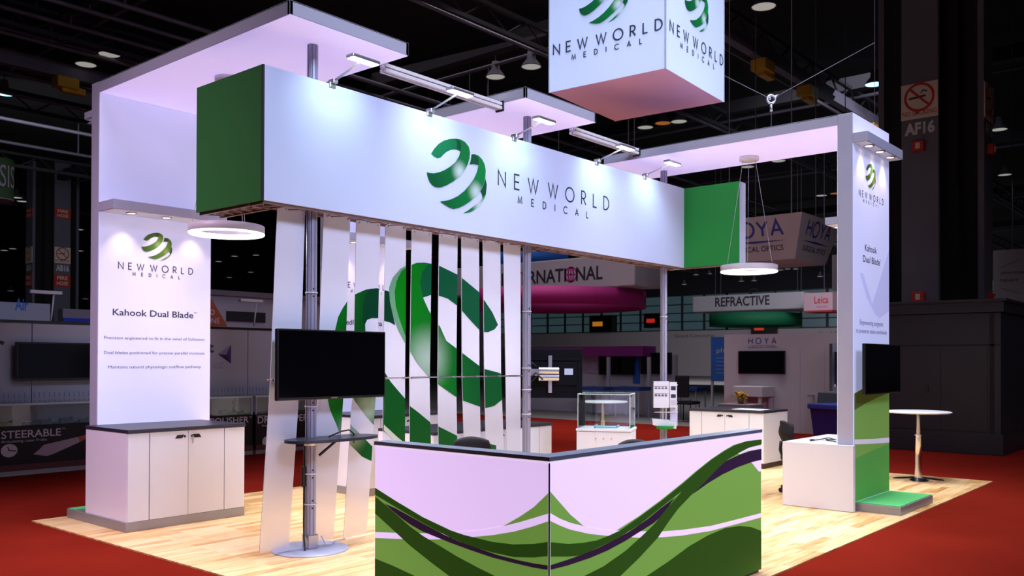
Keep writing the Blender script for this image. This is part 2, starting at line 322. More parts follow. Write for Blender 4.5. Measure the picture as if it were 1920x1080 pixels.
class MB:
    """collects faces of several materials; build() links them as one mesh object"""
    def __init__(s, off=(0, 0, 0)):
        s.v = []; s.f = []; s.mi = []; s.sm = []; s.mats = []; s.uv = {}; s.off = Vector(off)
    def m(s, material):
        if material not in s.mats: s.mats.append(material)
        return s.mats.index(material)
    def add(s, verts, faces, material, smooth=False, uvs=None):
        b = len(s.v); k = s.m(material)
        s.v += [Vector(p) for p in verts]
        for f in faces:
            s.f.append([b + i for i in f]); s.mi.append(k); s.sm.append(smooth)
            if uvs: s.uv[len(s.f) - 1] = [uvs[i] for i in f]
        return s
    def box(s, x0, x1, y0, y1, z0, z1, material, T=None):
        x0, x1 = min(x0, x1), max(x0, x1); y0, y1 = min(y0, y1), max(y0, y1); z0, z1 = min(z0, z1), max(z0, z1)
        p = [Vector(q) for q in ((x0, y0, z0), (x1, y0, z0), (x1, y1, z0), (x0, y1, z0), (x0, y0, z1), (x1, y0, z1), (x1, y1, z1), (x0, y1, z1))]
        if T is not None: p = [T @ q for q in p]
        return s.add(p, [(0, 3, 2, 1), (4, 5, 6, 7), (0, 1, 5, 4), (1, 2, 6, 5), (2, 3, 7, 6), (3, 0, 4, 7)], material)
    def fbox(s, F, a0, a1, b0, b1, c0, c1, material):
        """box in a panel's own axes, c along the panel's outward normal"""
        p = [F.p(a, b, c) for a, b, c in ((a0, b0, c1), (a1, b0, c1), (a1, b0, c0), (a0, b0, c0), (a0, b1, c1), (a1, b1, c1), (a1, b1, c0), (a0, b1, c0))]
        return s.add(p, [(0, 3, 2, 1), (4, 5, 6, 7), (0, 1, 5, 4), (1, 2, 6, 5), (2, 3, 7, 6), (3, 0, 4, 7)], material)
    def prism(s, pts, F, c0, c1, material):
        """outline in a panel's axes given depth"""
        n = len(pts); tri = tessellate_polygon([[Vector((a, b, 0)) for a, b in pts]])
        v = [F.p(a, b, c1) for a, b in pts] + [F.p(a, b, c0) for a, b in pts]
        f = [tuple(t) for t in tri] + [tuple(i + n for i in reversed(t)) for t in tri] + [(i, (i + 1) % n, (i + 1) % n + n, i + n) for i in range(n)]
        return s.add(v, f, material)
    def cyl(s, p0, p1, r0, r1=None, n=24, material=None, caps=True, smooth=True):
        p0 = Vector(p0); p1 = Vector(p1); r1 = r0 if r1 is None else r1
        d = (p1 - p0).normalized(); a = d.orthogonal().normalized(); b = d.cross(a)
        ring = [a * math.cos(2 * PI * i / n) + b * math.sin(2 * PI * i / n) for i in range(n)]
        s.add([p0 + q * r0 for q in ring] + [p1 + q * r1 for q in ring], [(i, (i + 1) % n, (i + 1) % n + n, i + n) for i in range(n)], material, smooth)
        if caps:
            s.add([p0 + q * r0 for q in ring], [tuple(reversed(range(n)))], material)
            s.add([p1 + q * r1 for q in ring], [tuple(range(n))], material)
        return s
    def tube(s, path, r, material, n=8):
        path = [Vector(p) for p in path]; rings = []
        a = None
        for i, p in enumerate(path):
            d = (path[min(i + 1, len(path) - 1)] - path[max(i - 1, 0)]).normalized()
            if a is None: a = d.orthogonal().normalized()
            a = (a - d * a.dot(d)).normalized(); b = d.cross(a)
            rings.append([p + (a * math.cos(2 * PI * j / n) + b * math.sin(2 * PI * j / n)) * r for j in range(n)])
        v = [q for rg in rings for q in rg]
        f = [(i * n + j, i * n + (j + 1) % n, (i + 1) * n + (j + 1) % n, (i + 1) * n + j) for i in range(len(path) - 1) for j in range(n)]
        f += [tuple(reversed(range(n))), tuple((len(path) - 1) * n + j for j in range(n))]
        return s.add(v, f, material, True)
    def lathe(s, prof, c, material, n=32, smooth=True, closed=False):
        c = Vector(c); k = len(prof)
        v = [c + Vector((r * math.cos(2 * PI * i / n), r * math.sin(2 * PI * i / n), z)) for i in range(n) for r, z in prof]
        f = [(i * k + j, ((i + 1) % n) * k + j, ((i + 1) % n) * k + (j + 1) % k, i * k + (j + 1) % k) for i in range(n) for j in range(k if closed else k - 1)]
        return s.add(v, f, material, smooth)
    def poly(s, F, pts, material, c=0.001, clip=None, uvf=None):
        """flat printed shape on a panel; clip = convex outline it is trimmed to"""
        tri = tessellate_polygon([[Vector((a, b, 0)) for a, b in pts]])
        for t in tri:
            q = [pts[i] for i in t]
            ar = sum(q[i][0] * q[(i + 1) % 3][1] - q[(i + 1) % 3][0] * q[i][1] for i in range(3))
            if ar < 0: q.reverse()
            if clip: q = clip_poly(q, clip)
            if len(q) < 3: continue
            s.add([F.p(a, b, c) for a, b in q], [tuple(range(len(q)))], material, uvs=[uvf(a, b) for a, b in q] if uvf else None)
        return s
    def text(s, F, string, x, y, w, cap, material, c=0.0015, bold=0.0, align='L', mirror=False):
        """printed words: x, y = left end of the baseline, w = width, cap = height of a capital"""
        v, f = text_polys(string, bold)
        if not v: return s
        x0 = min(p[0] for p in v); x1 = max(p[0] for p in v); k = w / (x1 - x0); h = cap / cap_height()
        if align == 'C': x = x - w / 2
        return s.add([F.p(x + ((a - x0) * k if not mirror else w - (a - x0) * k), y + b * h, c) for a, b in v], f, material)
    def stroke(s, F, path, w, material, c=0.0015):
        h = w / 2; n = len(path)
        pts = [Vector((p[0], p[1])) for p in path]
        L_, R_ = [], []
        for i in range(n):
            d0 = (pts[i] - pts[i - 1]).normalized() if i else None
            d1 = (pts[i + 1] - pts[i]).normalized() if i < n - 1 else None
            if d0 is None: t = d1; k = 1
            elif d1 is None: t = d0; k = 1
            else:
                t = d0 + d1
                if t.length < 1e-6: t = d1
                t.normalize(); k = min(1 / max(0.3, abs(t.dot(d1))), 2.5)
            nrm = Vector((-t.y, t.x)) * h * k
            L_.append(pts[i] + nrm); R_.append(pts[i] - nrm)
        v = [F.p(p.x, p.y, c) for p in L_] + [F.p(p.x, p.y, c) for p in R_]
        return s.add(v, [(i + n, i + 1 + n, i + 1, i) for i in range(n - 1)], material)
    def words(s, F, string, x0, x1, y, cap, w, material, c=0.0015, space=0.20):
        """thin spaced capitals between x0 and x1 on baseline y"""
        tot = sum(GLYPH[ch][0] if ch != ' ' else space for ch in string) * cap
        gaps = len(string.replace(' ', '')) - 1
        g = (x1 - x0 - tot) / gaps
        x = x0
        for ch in string:
            if ch == ' ': x += space * cap; continue
            a, st = GLYPH[ch]
            for path in st: s.stroke(F, [(x + p[0] * cap, y + p[1] * cap) for p in path], w, material, c)
            x += a * cap + g
        return s
    def build(s, name, parent=None, bevel=0.0):
        me = bpy.data.meshes.new(name)
        me.from_pydata([tuple(p - s.off) for p in s.v], [], s.f)
        for k in s.mats: me.materials.append(k)
        me.polygons.foreach_set('material_index', s.mi)
        me.polygons.foreach_set('use_smooth', s.sm)
        if s.uv:
            ul = me.uv_layers.new(name='artwork')
            for fi, uvs in s.uv.items():
                for li, q in zip(me.polygons[fi].loop_indices, uvs): ul.data[li].uv = q
        me.update()
        o = bpy.data.objects.new(name, me); col.objects.link(o)
        if parent is not None: o.parent = parent
        elif s.off.length: o.location = s.off
        if bevel:
            bv = o.modifiers.new('bevel', 'BEVEL'); bv.width = bevel; bv.segments = 2; bv.limit_method = 'ANGLE'; bv.angle_limit = R(50)
        return o

def clip_poly(q, clip):
    n = len(clip)
    for i in range(n):
        ax, ay = clip[i]; bx, by = clip[(i + 1) % n]
        side = lambda p: (bx - ax) * (p[1] - ay) - (by - ay) * (p[0] - ax)
        out = []
        for j in range(len(q)):
            p, r = q[j], q[(j + 1) % len(q)]; sp, sr = side(p), side(r)
            if sp >= 0: out.append(p)
            if (sp >= 0) != (sr >= 0):
                t = sp / (sp - sr); out.append((p[0] + (r[0] - p[0]) * t, p[1] + (r[1] - p[1]) * t))
        q = out
        if len(q) < 3: return []
    return q

def tag(o, label=None, cat=None, group=None, kind=None):
    if label: o['label'] = label
    if cat: o['category'] = cat
    if group: o['group'] = group
    if kind: o['kind'] = kind
    return o

def thing(name, label, cat, loc=(0, 0, 0), rotz=0.0, group=None):
    o = bpy.data.objects.new(name, None); col.objects.link(o)
    o.empty_display_size = 0.1; o.location = loc; o.rotation_euler = (0, 0, rotz)
    return tag(o, label, cat, group, 'thing')

def copy_tree(o, loc=None, rotz=None, label=None, group=None):
    r = o.copy(); col.objects.link(r)
    if loc is not None: r.location = loc
    if rotz is not None: r.rotation_euler = (0, 0, rotz)
    if label: r['label'] = label
    if group: r['group'] = group
    for ch in list(o.children):
        c = ch.copy(); col.objects.link(c); c.parent = r
        for g in list(ch.children):
            d = g.copy(); col.objects.link(d); d.parent = c
    return r

# palette
WHITE = mat('white_laminate', (230, 232, 240), 0.38, noise=0.015, scale=4)
FABRIC = mat('white_stretch_fabric', (208, 220, 248), 0.75, noise=0.02, scale=2.0, bump=0.04)
FRAMEM = mat('silver_frame', (178, 178, 196), 0.4, noise=0.03, scale=6)
ALU = mat('brushed_aluminium', (190, 190, 198), 0.32, metal=0.85, noise=0.04, scale=40)
STEEL = mat('brushed_steel_plinth', (160, 160, 164), 0.45, metal=0.5, noise=0.05, scale=50)
POLEM = mat('anodised_pole', (160, 159, 178), 0.4, metal=0.15, noise=0.03, scale=30)
CHROME = mat('chrome', (225, 225, 230), 0.16, metal=1.0)
DARKT = mat('dark_worktop', (42, 42, 54), 0.4, noise=0.08, scale=60)
BLACKP = mat('black_plastic', (10, 10, 13), 0.42)
SCREEN = mat('dark_screen_glass', (4, 4, 7), 0.15, spec=0.2)
CHARCOAL = mat('charcoal_fabric', (15, 15, 21), 0.8, noise=0.12, scale=90)
GREEND = mat('green_fabric', (26, 106, 34), 0.75, noise=0.03, scale=3)
GREENB = mat('lit_green_fabric', (28, 150, 58), 0.75, noise=0.03, scale=3)  # brighter copy of the header green, the arm lamps' light put into its colour
TURF = mat('green_turf', (92, 196, 112), 0.9, noise=0.12, scale=160, bump=0.3)
INK = mat('dark_ink', (52, 50, 66), 0.6)
INKN = mat('navy_ink', (34, 48, 72), 0.6)
WOODM = wood_mat()
CARPET = carpet_mat('hall_carpet', (118, 30, 22))
CARPETB = carpet_mat('aisle_carpet', (114, 30, 20))
CONCRETE = mat('concrete', (130, 126, 124), 0.8, noise=0.08, scale=1.2)
GLASS = glass_mat()
SLAT = slat_mat()
GLOW = mat('led_diffuser', (255, 255, 255), 0.5, emit=11.0, emit_rgb=(244, 244, 255))
WARMGLOW = mat('halogen_lens', (255, 240, 215), 0.4, emit=6.0, emit_rgb=(255, 226, 190))
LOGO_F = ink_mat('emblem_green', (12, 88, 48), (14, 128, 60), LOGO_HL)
LOGO_B = ink_mat('emblem_back_green', (24, 122, 78), (18, 104, 60), [])
LOGO_D = mat('emblem_dark_green', (6, 82, 46), 0.5, spec=0.15)
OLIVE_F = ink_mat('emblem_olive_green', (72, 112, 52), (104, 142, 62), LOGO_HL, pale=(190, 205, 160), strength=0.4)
OLIVE_B = ink_mat('emblem_olive_back', (88, 128, 66), (74, 112, 60), [])
OLIVE_D = mat('emblem_olive_dark', (58, 92, 44), 0.5)

def emblem(mb, F, cx, cy, h, c=0.0015, set_='green', clip=None):
    f, b, d = (LOGO_F, LOGO_B, LOGO_D) if set_ == 'green' else (OLIVE_F, OLIVE_B, OLIVE_D)
    for k, (key, m_) in enumerate((('R1b', b), ('R1d', d), ('R3b', d), ('R3f', f), ('R2b', d), ('R2f', f), ('R1f', f))):
        pts = [(cx + a * h, cy + q * h) for a, q in LOGO[key]]
        mb.poly(F, pts, m_, c + k * 0.0004, clip, uvf=lambda a, q: ((a - cx) / h, (q - cy) / h))
    return mb


# ================================================================== THE HALL
LA, LB = 9.032, 6.096
mb = MB(); mb.box(0.0, 14.9, 0.0, 9.72, -0.06, -0.012, CARPET); mb.box(0, 14.9, 9.72, 40, -0.06, -0.012, CARPET)
tag(mb.build('floor'), 'dark red carpet behind and right of the booth floor', kind='structure')
mb = MB(); mb.box(-14, 0.0, -14, 40, -0.06, -0.012, CARPETB); mb.box(0.0, 16.3, -14, 0.0, -0.06, -0.012, CARPETB)
tag(mb.build('floor_aisle'), 'brighter red aisle carpet in front of the booth', kind='structure')
mb = MB(); mb.box(14.9, 80, 0.0, 70, -0.07, -0.014, CONCRETE); mb.box(16.3, 80, -20, 0.0, -0.07, -0.014, CONCRETE)
tag(mb.build('floor_concrete'), 'grey concrete floor of the far hall', kind='structure')
mb = MB(); mb.box(0, LA, 0, LB, -0.012, 0.0, WOODM)
tag(mb.build('floor_planks'), 'pale maple plank floor of the booth', kind='structure')

DARKC = mat('black_ceiling_paint', (14, 13, 17), 0.9, noise=0.3, scale=0.6)
DARKB = mat('dark_steelwork', (34, 32, 40), 0.75, noise=0.25, scale=2)
DARKR = mat('grey_conduit', (92, 88, 104), 0.6, noise=0.2, scale=1.5)
mb = MB(); mb.box(-16, 82, -22, 72, 10.6, 10.8, DARKC)
tag(mb.build('ceiling'), 'black ceiling high above the hall', kind='structure')
HALLW = mat('far_hall_plaster', (176, 170, 172), 0.85, noise=0.05, scale=0.4)
DARKW = mat('dark_hall_wall', (24, 23, 30), 0.9, noise=0.3, scale=0.5)
mb = MB(); mb.box(75, 75.6, -22, 72, 0, 4.45, HALLW); mb.box(75, 75.6, -22, 72, 8.0, 10.6, DARKW)
Fw = face_x(75)
for px0, px1 in ((1265, 1340), (1535, 1610)):
    a0, a1 = -at(px0, 627, 'X', 75).y, -at(px1, 627, 'X', 75).y
    mb.text(Fw, 'Grand Concourse', a0, 3.80, a1 - a0, 0.32, mat('grey_wall_letters', (84, 78, 84), 0.7), 0.02)
tag(mb.build('wall_east'), 'far pale wall lettered Grand Concourse under the glazing', kind='structure')
# glazing of the far wall, four bays
TEAL = mat('teal_daylight_glass', (70, 92, 100), 0.25, emit=0.09, emit_rgb=(110, 150, 160), noise=0.35, scale=0.35)
MULL = mat('dark_mullion', (30, 36, 44), 0.6)
for w in range(4):
    y0 = 8 + w * 14.5; y1 = y0 + 14.5
    mb = MB(); mb.box(75.1, 75.2, y0, y1, 4.45, 8.0, TEAL)
    o = tag(mb.build('window_%d' % (w + 1)), None, kind='structure')
    fm = MB()
    for k in range(7):
        y = y0 + 14.5 * k / 6; fm.box(74.95, 75.1, y - 0.09, y + 0.09, 4.45, 8.0, MULL)
    for z in (4.5, 5.35, 6.2, 7.05, 7.95): fm.box(74.98, 75.1, y0, y1, z - 0.05, z + 0.05, MULL)
    fm.build('window_frame', o)
mb = MB(); mb.box(-16, 75, 70, 70.5, 0, 10.6, DARKW)
tag(mb.build('wall_north'), 'dark far left wall of the hall', kind='structure')
# roof steel
beam = None
for y in (7.05, 11.2, 19.6, 27, 36, 46):
    mb = MB((20, y, 9.5))
    for dz, w in ((0.28, 0.12), (-0.22, 0.09)): mb.box(-15, 74, y - w / 2, y + w / 2, 9.5 + dz - 0.05, 9.5 + dz + 0.05, DARKB)
    for i in range(60):
        x = -14 + i * 1.48; mb.tube([(x, y, 9.28), (x + 0.74, y, 9.78), (x + 1.48, y, 9.28)], 0.028, DARKB, 5)
    mb.tube([(-15, y + 0.5, 9.42), (74, y + 0.5, 9.42)], 0.045, DARKR, 6)
    tag(mb.build('trim_roof_truss'), 'dark roof truss running along the hall ceiling', kind='structure')
for x in (6, 14.5, 24, 34, 46, 58):
    mb = MB((x, 20, 9.9)); mb.box(x - 0.16, x + 0.16, -21, 70, 9.75, 10.15, DARKB); mb.tube([(x + 0.6, -21, 9.7), (x + 0.6, 70, 9.7)], 0.05, DARKR, 6)
    tag(mb.build('trim_roof_beam'), 'dark roof beam crossing the hall ceiling', kind='structure')
for y, z in ((16.6, 9.3), (18.3, 9.6), (19.3, 9.5), (20.4, 9.3), (21.3, 9.7), (22.8, 9.4), (24.6, 9.6), (25.6, 9.3), (29.5, 9.5), (32.5, 9.4)):
    mb = MB((3, y, z)); mb.tube([(-14, y, z), (40, y, z)], 0.06, DARKR, 6)
    for i in range(9): mb.box(-12 + i * 6 - 0.02, -12 + i * 6 + 0.02, y - 0.02, y + 0.02, z, 10.6, DARKR)
    tag(mb.build('trim_ceiling_pipe'), 'grey pipe running under the dark ceiling on the left', kind='structure')
# crane rail with yellow hoists (upper right) and another one (upper left)
YEL = mat('yellow_hoist_paint', (196, 150, 30), 0.5, noise=0.1)
for lab, y, hx, xr in (('crane rail with yellow hoists behind the hanging white cube', 7.0, (17.6, 20.4, 25.5), (13, 40)), ('crane rail with yellow hoists above the dark column on the left', 21.9, (7.0, 9.6, 12.6), (2, 30))):
    t = thing('crane_rail', lab, 'rail', (xr[0], y, 9.2))
    m_ = MB((xr[0], y, 9.2)); m_.box(xr[0], xr[1], y - 0.11, y + 0.11, 9.0, 9.14, DARKR); m_.box(xr[0], xr[1], y - 0.03, y + 0.03, 9.14, 9.4, DARKR); m_.box(xr[0], xr[1], y + 0.45, y + 0.5, 9.1, 9.18, DARKR)
    m_.build('rail', t)
    for x in hx:
        m_ = MB((xr[0], y, 9.2)); m_.box(x - 0.28, x + 0.28, y - 0.2, y + 0.2, 8.72, 9.0, YEL); m_.box(x - 0.12, x + 0.5, y - 0.1, y + 0.1, 8.62, 8.8, YEL)
        m_.build('hoist', t, 0.02)
# columns
SIGNW = mat('cream_sign', (214, 204, 188), 0.6)
REDP = mat('sign_red', (190, 44, 38), 0.6)
COLG = mat('grey_column_paint', (96, 96, 110), 0.6, noise=0.12, scale=1.2)
COLD = mat('black_column_recess', (18, 17, 21), 0.9, noise=0.4, scale=6, bump=0.4)
LETG = mat('pale_column_letters', (205, 205, 212), 0.6)

def no_smoking(m_, F, a0, a1, b0, b1, words=True):
    m_.fbox(F, a0, a1, b0, b1, 0.0, 0.02, SIGNW)
    cx = (a0 + a1) / 2; w = a1 - a0; cy = b0 + (b1 - b0) * 0.60; r = w * 0.38
    ring = [(cx + r * math.cos(2 * PI * i / 32), cy + r * math.sin(2 * PI * i / 32)) for i in range(33)]
    m_.stroke(F, [(cx - r * 0.75, cy - 0.02 * w), (cx + r * 0.45, cy + 0.02 * w)], w * 0.06, INK, 0.022)
    m_.stroke(F, [(cx + r * 0.1, cy + r * 0.3), (cx + r * 0.3, cy + r * 0.5), (cx + r * 0.55, cy + r * 0.35)], w * 0.035, INK, 0.022)
    m_.stroke(F, ring, w * 0.07, REDP, 0.024)
    m_.stroke(F, [(cx - r * 0.7, cy + r * 0.7), (cx + r * 0.7, cy - r * 0.7)], w * 0.06, REDP, 0.025)
    if words: m_.text(F, 'NO SMOKING', cx - w * 0.46, b0 + (b1 - b0) * 0.10, w * 0.92, (b1 - b0) * 0.13, REDP, 0.022, 0.01)

def column(name, label, X, Y, code, fire=None, sign=(6.51, 7.24), codez=(6.2, 6.42), facing='X'):
    """cruciform steel column: X, Y = centre of its front plate"""
    a = 1.05; w = 0.36
    cx, cy = (X + a, Y) if facing == 'X' else (X, Y + a)
    t = thing(name, label, 'column', (cx, cy, 0)); t['kind'] = 'structure'
    m_ = MB((cx, cy, 0))
    m_.box(cx - a + 0.12, cx + a - 0.12, cy - 0.3, cy + 0.3, 0, 10.6, COLD); m_.box(cx - 0.3, cx + 0.3, cy - a + 0.12, cy + a - 0.12, 0, 10.6, COLD)
    m_.box(cx - 0.62, cx + 0.62, cy - 0.62, cy + 0.62, 0, 10.6, COLD)
    m_.build('core', t)
    for x0, x1, y0, y1 in ((cx - a, cx - a + 0.12, cy - w, cy + w), (cx + a - 0.12, cx + a, cy - w, cy + w), (cx - w, cx + w, cy - a, cy - a + 0.12), (cx - w, cx + w, cy + a - 0.12, cy + a)):
        m_ = MB((cx, cy, 0)); m_.box(x0, x1, y0, y1, 0, 10.6, COLG); m_.build('flange_plate', t)
    for F in (face_x(cx - a, cy), face_y(cy - a, cx)):
        m_ = MB((cx, cy, 0)); no_smoking(m_, F, -w, w, *sign); m_.build('no_smoking_sign', t)
        m_ = MB((cx, cy, 0)); m_.text(F, code, 0, codez[0], w * 1.62, codez[1] - codez[0], LETG, 0.01, 0.045, 'C'); m_.build('code_letters', t)
        for fz0, fz1 in (fire or ()):
            m_ = MB((cx, cy, 0)); m_.fbox(F, -w, w, fz0, fz1, 0, 0.02, REDP)
            h = fz1 - fz0
            m_.text(F, 'FIRE', 0, fz0 + h * 0.58, w * 1.3, h * 0.28, SIGNW, 0.022, 0.02, 'C'); m_.text(F, 'HOSE', 0, fz0 + h * 0.14, w * 1.4, h * 0.28, SIGNW, 0.022, 0.02, 'C')
            m_.build('fire_hose_sign', t)
    return t
colA = column('column', 'grey column marked AF16 behind the dark kiosk', 16.0, 2.84, 'AF16')
def at_z(x, y, py):
    lo, hi = -3.0, 30.0
    for _ in range(50):
        m_ = (lo + hi) / 2
        d = Vector((x, y, m_)) - Vector(CAM)
        yy = CY - FPX * d.dot(UP) / d.dot(fw)
        lo, hi = (m_, hi) if yy > py else (lo, m_)
    return lo
zc = lambda py: at_z(14.62, 40, py)
colB = column('column', 'grey column marked AB16 with fire hose signs on the far left', 14.62, 40.0, 'AB16', [(zc(410), zc(391)), (zc(538), zc(515))], (zc(494), zc(464)), (zc(508), zc(498)), 'Y')
# alarm boxes on the column
for lab, F, z in (('red alarm box on the front plate of the AF16 column, under its code', face_x(16.0, 2.84), at_z(16, 2.84, 275)), ('red alarm box on the side plate of the AF16 column', face_y(2.84 - 1.05, 17.05), at_z(17.05, 1.79, 281)),
                  ('red alarm box low on the front plate of the AF16 column, above the kiosk', face_x(16.0, 2.84), at_z(16, 2.84, 557)), ('red alarm box low on the side plate of the AF16 column', face_y(2.84 - 1.05, 17.05), at_z(17.05, 1.79, 560))):
    p = F.p(0, z, 0); t = thing('alarm_box', lab, 'alarm', p, group='alarm boxes on the column')
    m_ = MB(p); m_.fbox(F, -0.13, 0.11, z - 0.1, z + 0.1, 0, 0.12, REDP); m_.build('housing', t, 0.01)
    m_ = MB(p); m_.fbox(F, -0.05, 0.04, z - 0.06, z + 0.06, 0.12, 0.135, SIGNW); m_.build('strobe', t)
# high bay lamps
LENS = mat('lamp_lens', (200, 200, 190), 0.4, emit=0.30, emit_rgb=(235, 235, 225))
LENSO = mat('amber_lamp_lens', (210, 130, 40), 0.4, emit=0.22, emit_rgb=(255, 150, 50))
LENSB = mat('lit_lamp_lens', (220, 240, 255), 0.4, emit=3.0, emit_rgb=(150, 220, 255))
def bay_lamp(lens):
    t = thing('high_bay_lamp', '', 'lamp')
    m_ = MB(); m_.lathe([(0.05, 0.42), (0.10, 0.40), (0.12, 0.2), (0.27, 0.0), (0.285, -0.02), (0.27, -0.03), (0.25, 0.0), (0.1, 0.19)], (0, 0, 0), DARKR, 20); m_.build('reflector', t)
    m_ = MB(); m_.cyl((0, 0, -0.012), (0, 0, 0.004), 0.262, n=20, material=lens); m_.build('lens', t)
    m_ = MB(); m_.cyl((0, 0, 0.0), (0, 0, 1.0), 0.015, n=6, material=DARKB); rod = m_.build('hanging_rod', t); rod.location.z = 0.4; rod.scale.z = 0.8
    return t
lampW, lampO, lampB = bay_lamp(LENS), bay_lamp(LENSO), bay_lamp(LENSB)
used = {}
LAMPS = [(161, 120, 'W', 'high bay lamp nearer the left canopy of the pair upper left'), (205, 101, 'W', 'high bay lamp, upper one of the pair upper left'), (929, 143, 'W', 'high bay lamp above the small middle canopy, left of two'), (996, 124, 'W', 'high bay lamp just left of the hanging white cube'),
         (1432, 11, 'W', 'high bay lamp at the top edge right of the hanging cube'), (1210, 238, 'W', 'high bay lamp under the cube, left of the amber one'), (1243, 230, 'O', 'amber high bay lamp under the hanging cube'), (1273, 227, 'W', 'high bay lamp under the cube, right of the amber one'),
         (1873, 242, 'W', 'high bay lamp right of the grey column, upper one'), (1884, 327, 'W', 'high bay lamp right of the grey column, lower one'), (1402, 312, 'W', 'high bay lamp behind the right canopy near the ring pendant mount'), (1460, 301, 'W', 'high bay lamp behind the right canopy, right of the pendant mount'),
         (1540, 366, 'W', 'high bay lamp left of the tall right wall'), (1567, 362, 'O', 'amber high bay lamp beside the tall right wall'), (8, 175, 'B', 'bright cyan lit lamp at the far left edge'), (42, 377, 'W', 'high bay lamp between the green round sign and the left column'),
         (1640, 157, 'B', 'small bright lamp left of the grey column')]
for px, py, k, lab in LAMPS:
    p = at(px, py, 'Z', 9.4)
    src = {'W': lampW, 'O': lampO, 'B': lampB}[k]
    if k not in used: src.location = p; src['label'] = lab; src['group'] = 'high bay lamps'; used[k] = src
    else: copy_tree(src, p, 0, lab, 'high bay lamps')
k = 0
FAR = [(1305, 515), (1330, 513), (1390, 527), (1414, 526), (1464, 506), (1477, 504), (1492, 504), (1538, 518), (1283, 533), (1000, 470), (31, 370), (8, 469), (24, 466), (150, 470), (160, 560), (20, 545), (60, 520), (148, 430), (440, 480), (480, 478), (430, 520), (470, 510), (410, 490)]
for px, py in FAR:
    p = at(px, py, 'Z', 9.4)
    if p.x > 72: p = at(px, py, 'X', 72)
    if p.y > 68: p = at(px, py, 'Y', 68)
    o = copy_tree(lampW, p, 0, 'small distant ceiling lamp seen between the roof trusses', 'distant ceiling lamps')
    for ch in o.children:
        if ch.name.startswith('hanging_rod'): ch.scale.z = 10.62 - p.z - 0.4

# ================================================================== FAR BOOTHS, CENTRE AND RIGHT
GREYW = mat('exhibit_white', (196, 190, 196), 0.7, noise=0.03, scale=1)
MAG = mat('magenta_fabric', (176, 30, 120), 0.7, noise=0.05)
VIO = mat('violet_fascia', (140, 44, 130), 0.7, noise=0.05)
BLUE = mat('blue_panel', (40, 104, 190), 0.6, noise=0.08, scale=1.5)
BLUED = mat('navy_blue_plastic', (38, 38, 120), 0.45, noise=0.05)
NAVYL = mat('blue_letters', (60, 66, 160), 0.6)
GRNR = mat('deep_green_fabric', (10, 110, 70), 0.7)
REDL = mat('red_letters', (200, 40, 50), 0.6)

def ceiling_wires(t, off, pts, r=0.012):
    for p in pts:
        m_ = MB(off); m_.cyl(p, (p[0], p[1], 10.6), r, n=6, material=DARKR); m_.build('hanging_cable', t)

# banner lettered INTERNATIONAL with a magenta ring below
X = 16.0
yL, yR = 16.5, at(1190, 494, 'X', X).y; z0, z1 = 3.42, 4.26
c = (X + 0.6, (yL + yR) / 2, z0)
t = thing('hanging_banner', 'white hanging banner lettered international with a magenta globe', 'sign', c)
m_ = MB(c); m_.box(X, X + 1.3, yR, yL, z0, z1, GREYW); m_.build('banner_body', t, 0.03)
F = face_x(X); xa, xb = -at(993, 515, 'X', X).y, -at(1130, 515, 'X', X).y
k_ = (xb - xa) / 8.6
m_ = MB(c)
zt = at(1068, 527, 'X', X).z; cap = at(1068, 503, 'X', X).z - zt
m_.text(F, 'INTERNATI', xb - k_ * 12.2, zt, k_ * 8.05, cap, mat('charcoal_letters', (46, 42, 54), 0.6), 0.004, 0.02)
m_.text(F, 'NAL', xb - k_ * 3.0, zt, k_ * 3.0, cap, MATS['charcoal_letters'], 0.004, 0.02)
oc = (xb - k_ * 3.6, zt + cap / 2); r = cap * 0.56
for q in (1.0, 0.45): m_.stroke(F, [(oc[0] + r * q * math.cos(2 * PI * i / 24), oc[1] + r * math.sin(2 * PI * i / 24)) for i in range(25)], cap * 0.13, MAG, 0.004)
m_.stroke(F, [(oc[0] - r, oc[1]), (oc[0] + r, oc[1])], cap * 0.1, MAG, 0.005); m_.stroke(F, [(oc[0], oc[1] - r), (oc[0], oc[1] + r)], cap * 0.1, MAG, 0.005)
m_.build('lettering', t)
ceiling_wires(t, c, [(X + 0.6, yR + 0.4, z1), (X + 0.6, yL - 0.4, z1)])
yr = at(1160, 560, 'X', X).y
c = (X + 0.6, yr + 2.6, 2.95); t = thing('hanging_ring', 'magenta fabric ring hanging under the international banner', 'sign', c)
m_ = MB(c); m_.lathe([(2.6, 0.0), (2.6, 0.45), (2.5, 0.45), (2.5, 0.0)], c, MAG, 64, closed=True); m_.build('fabric_band', t)
ceiling_wires(t, c, [(X + 0.6, yr + 0.1, 3.4), (X + 0.6, yr + 5.1, 3.4)])
c = at(985, 486, 'X', 19); t = thing('hanging_ring', 'bright blue ring sign peeking out above the international banner', 'sign', c)
m_ = MB(c); m_.lathe([(1.4, -0.25), (1.4, 0.1), (1.3, 0.1), (1.3, -0.25)], c, BLUE, 48, closed=True); m_.build('fabric_band', t)
ceiling_wires(t, c, [(c.x, c.y + 1.35, c.z + 0.1), (c.x, c.y - 1.35, c.z + 0.1)])

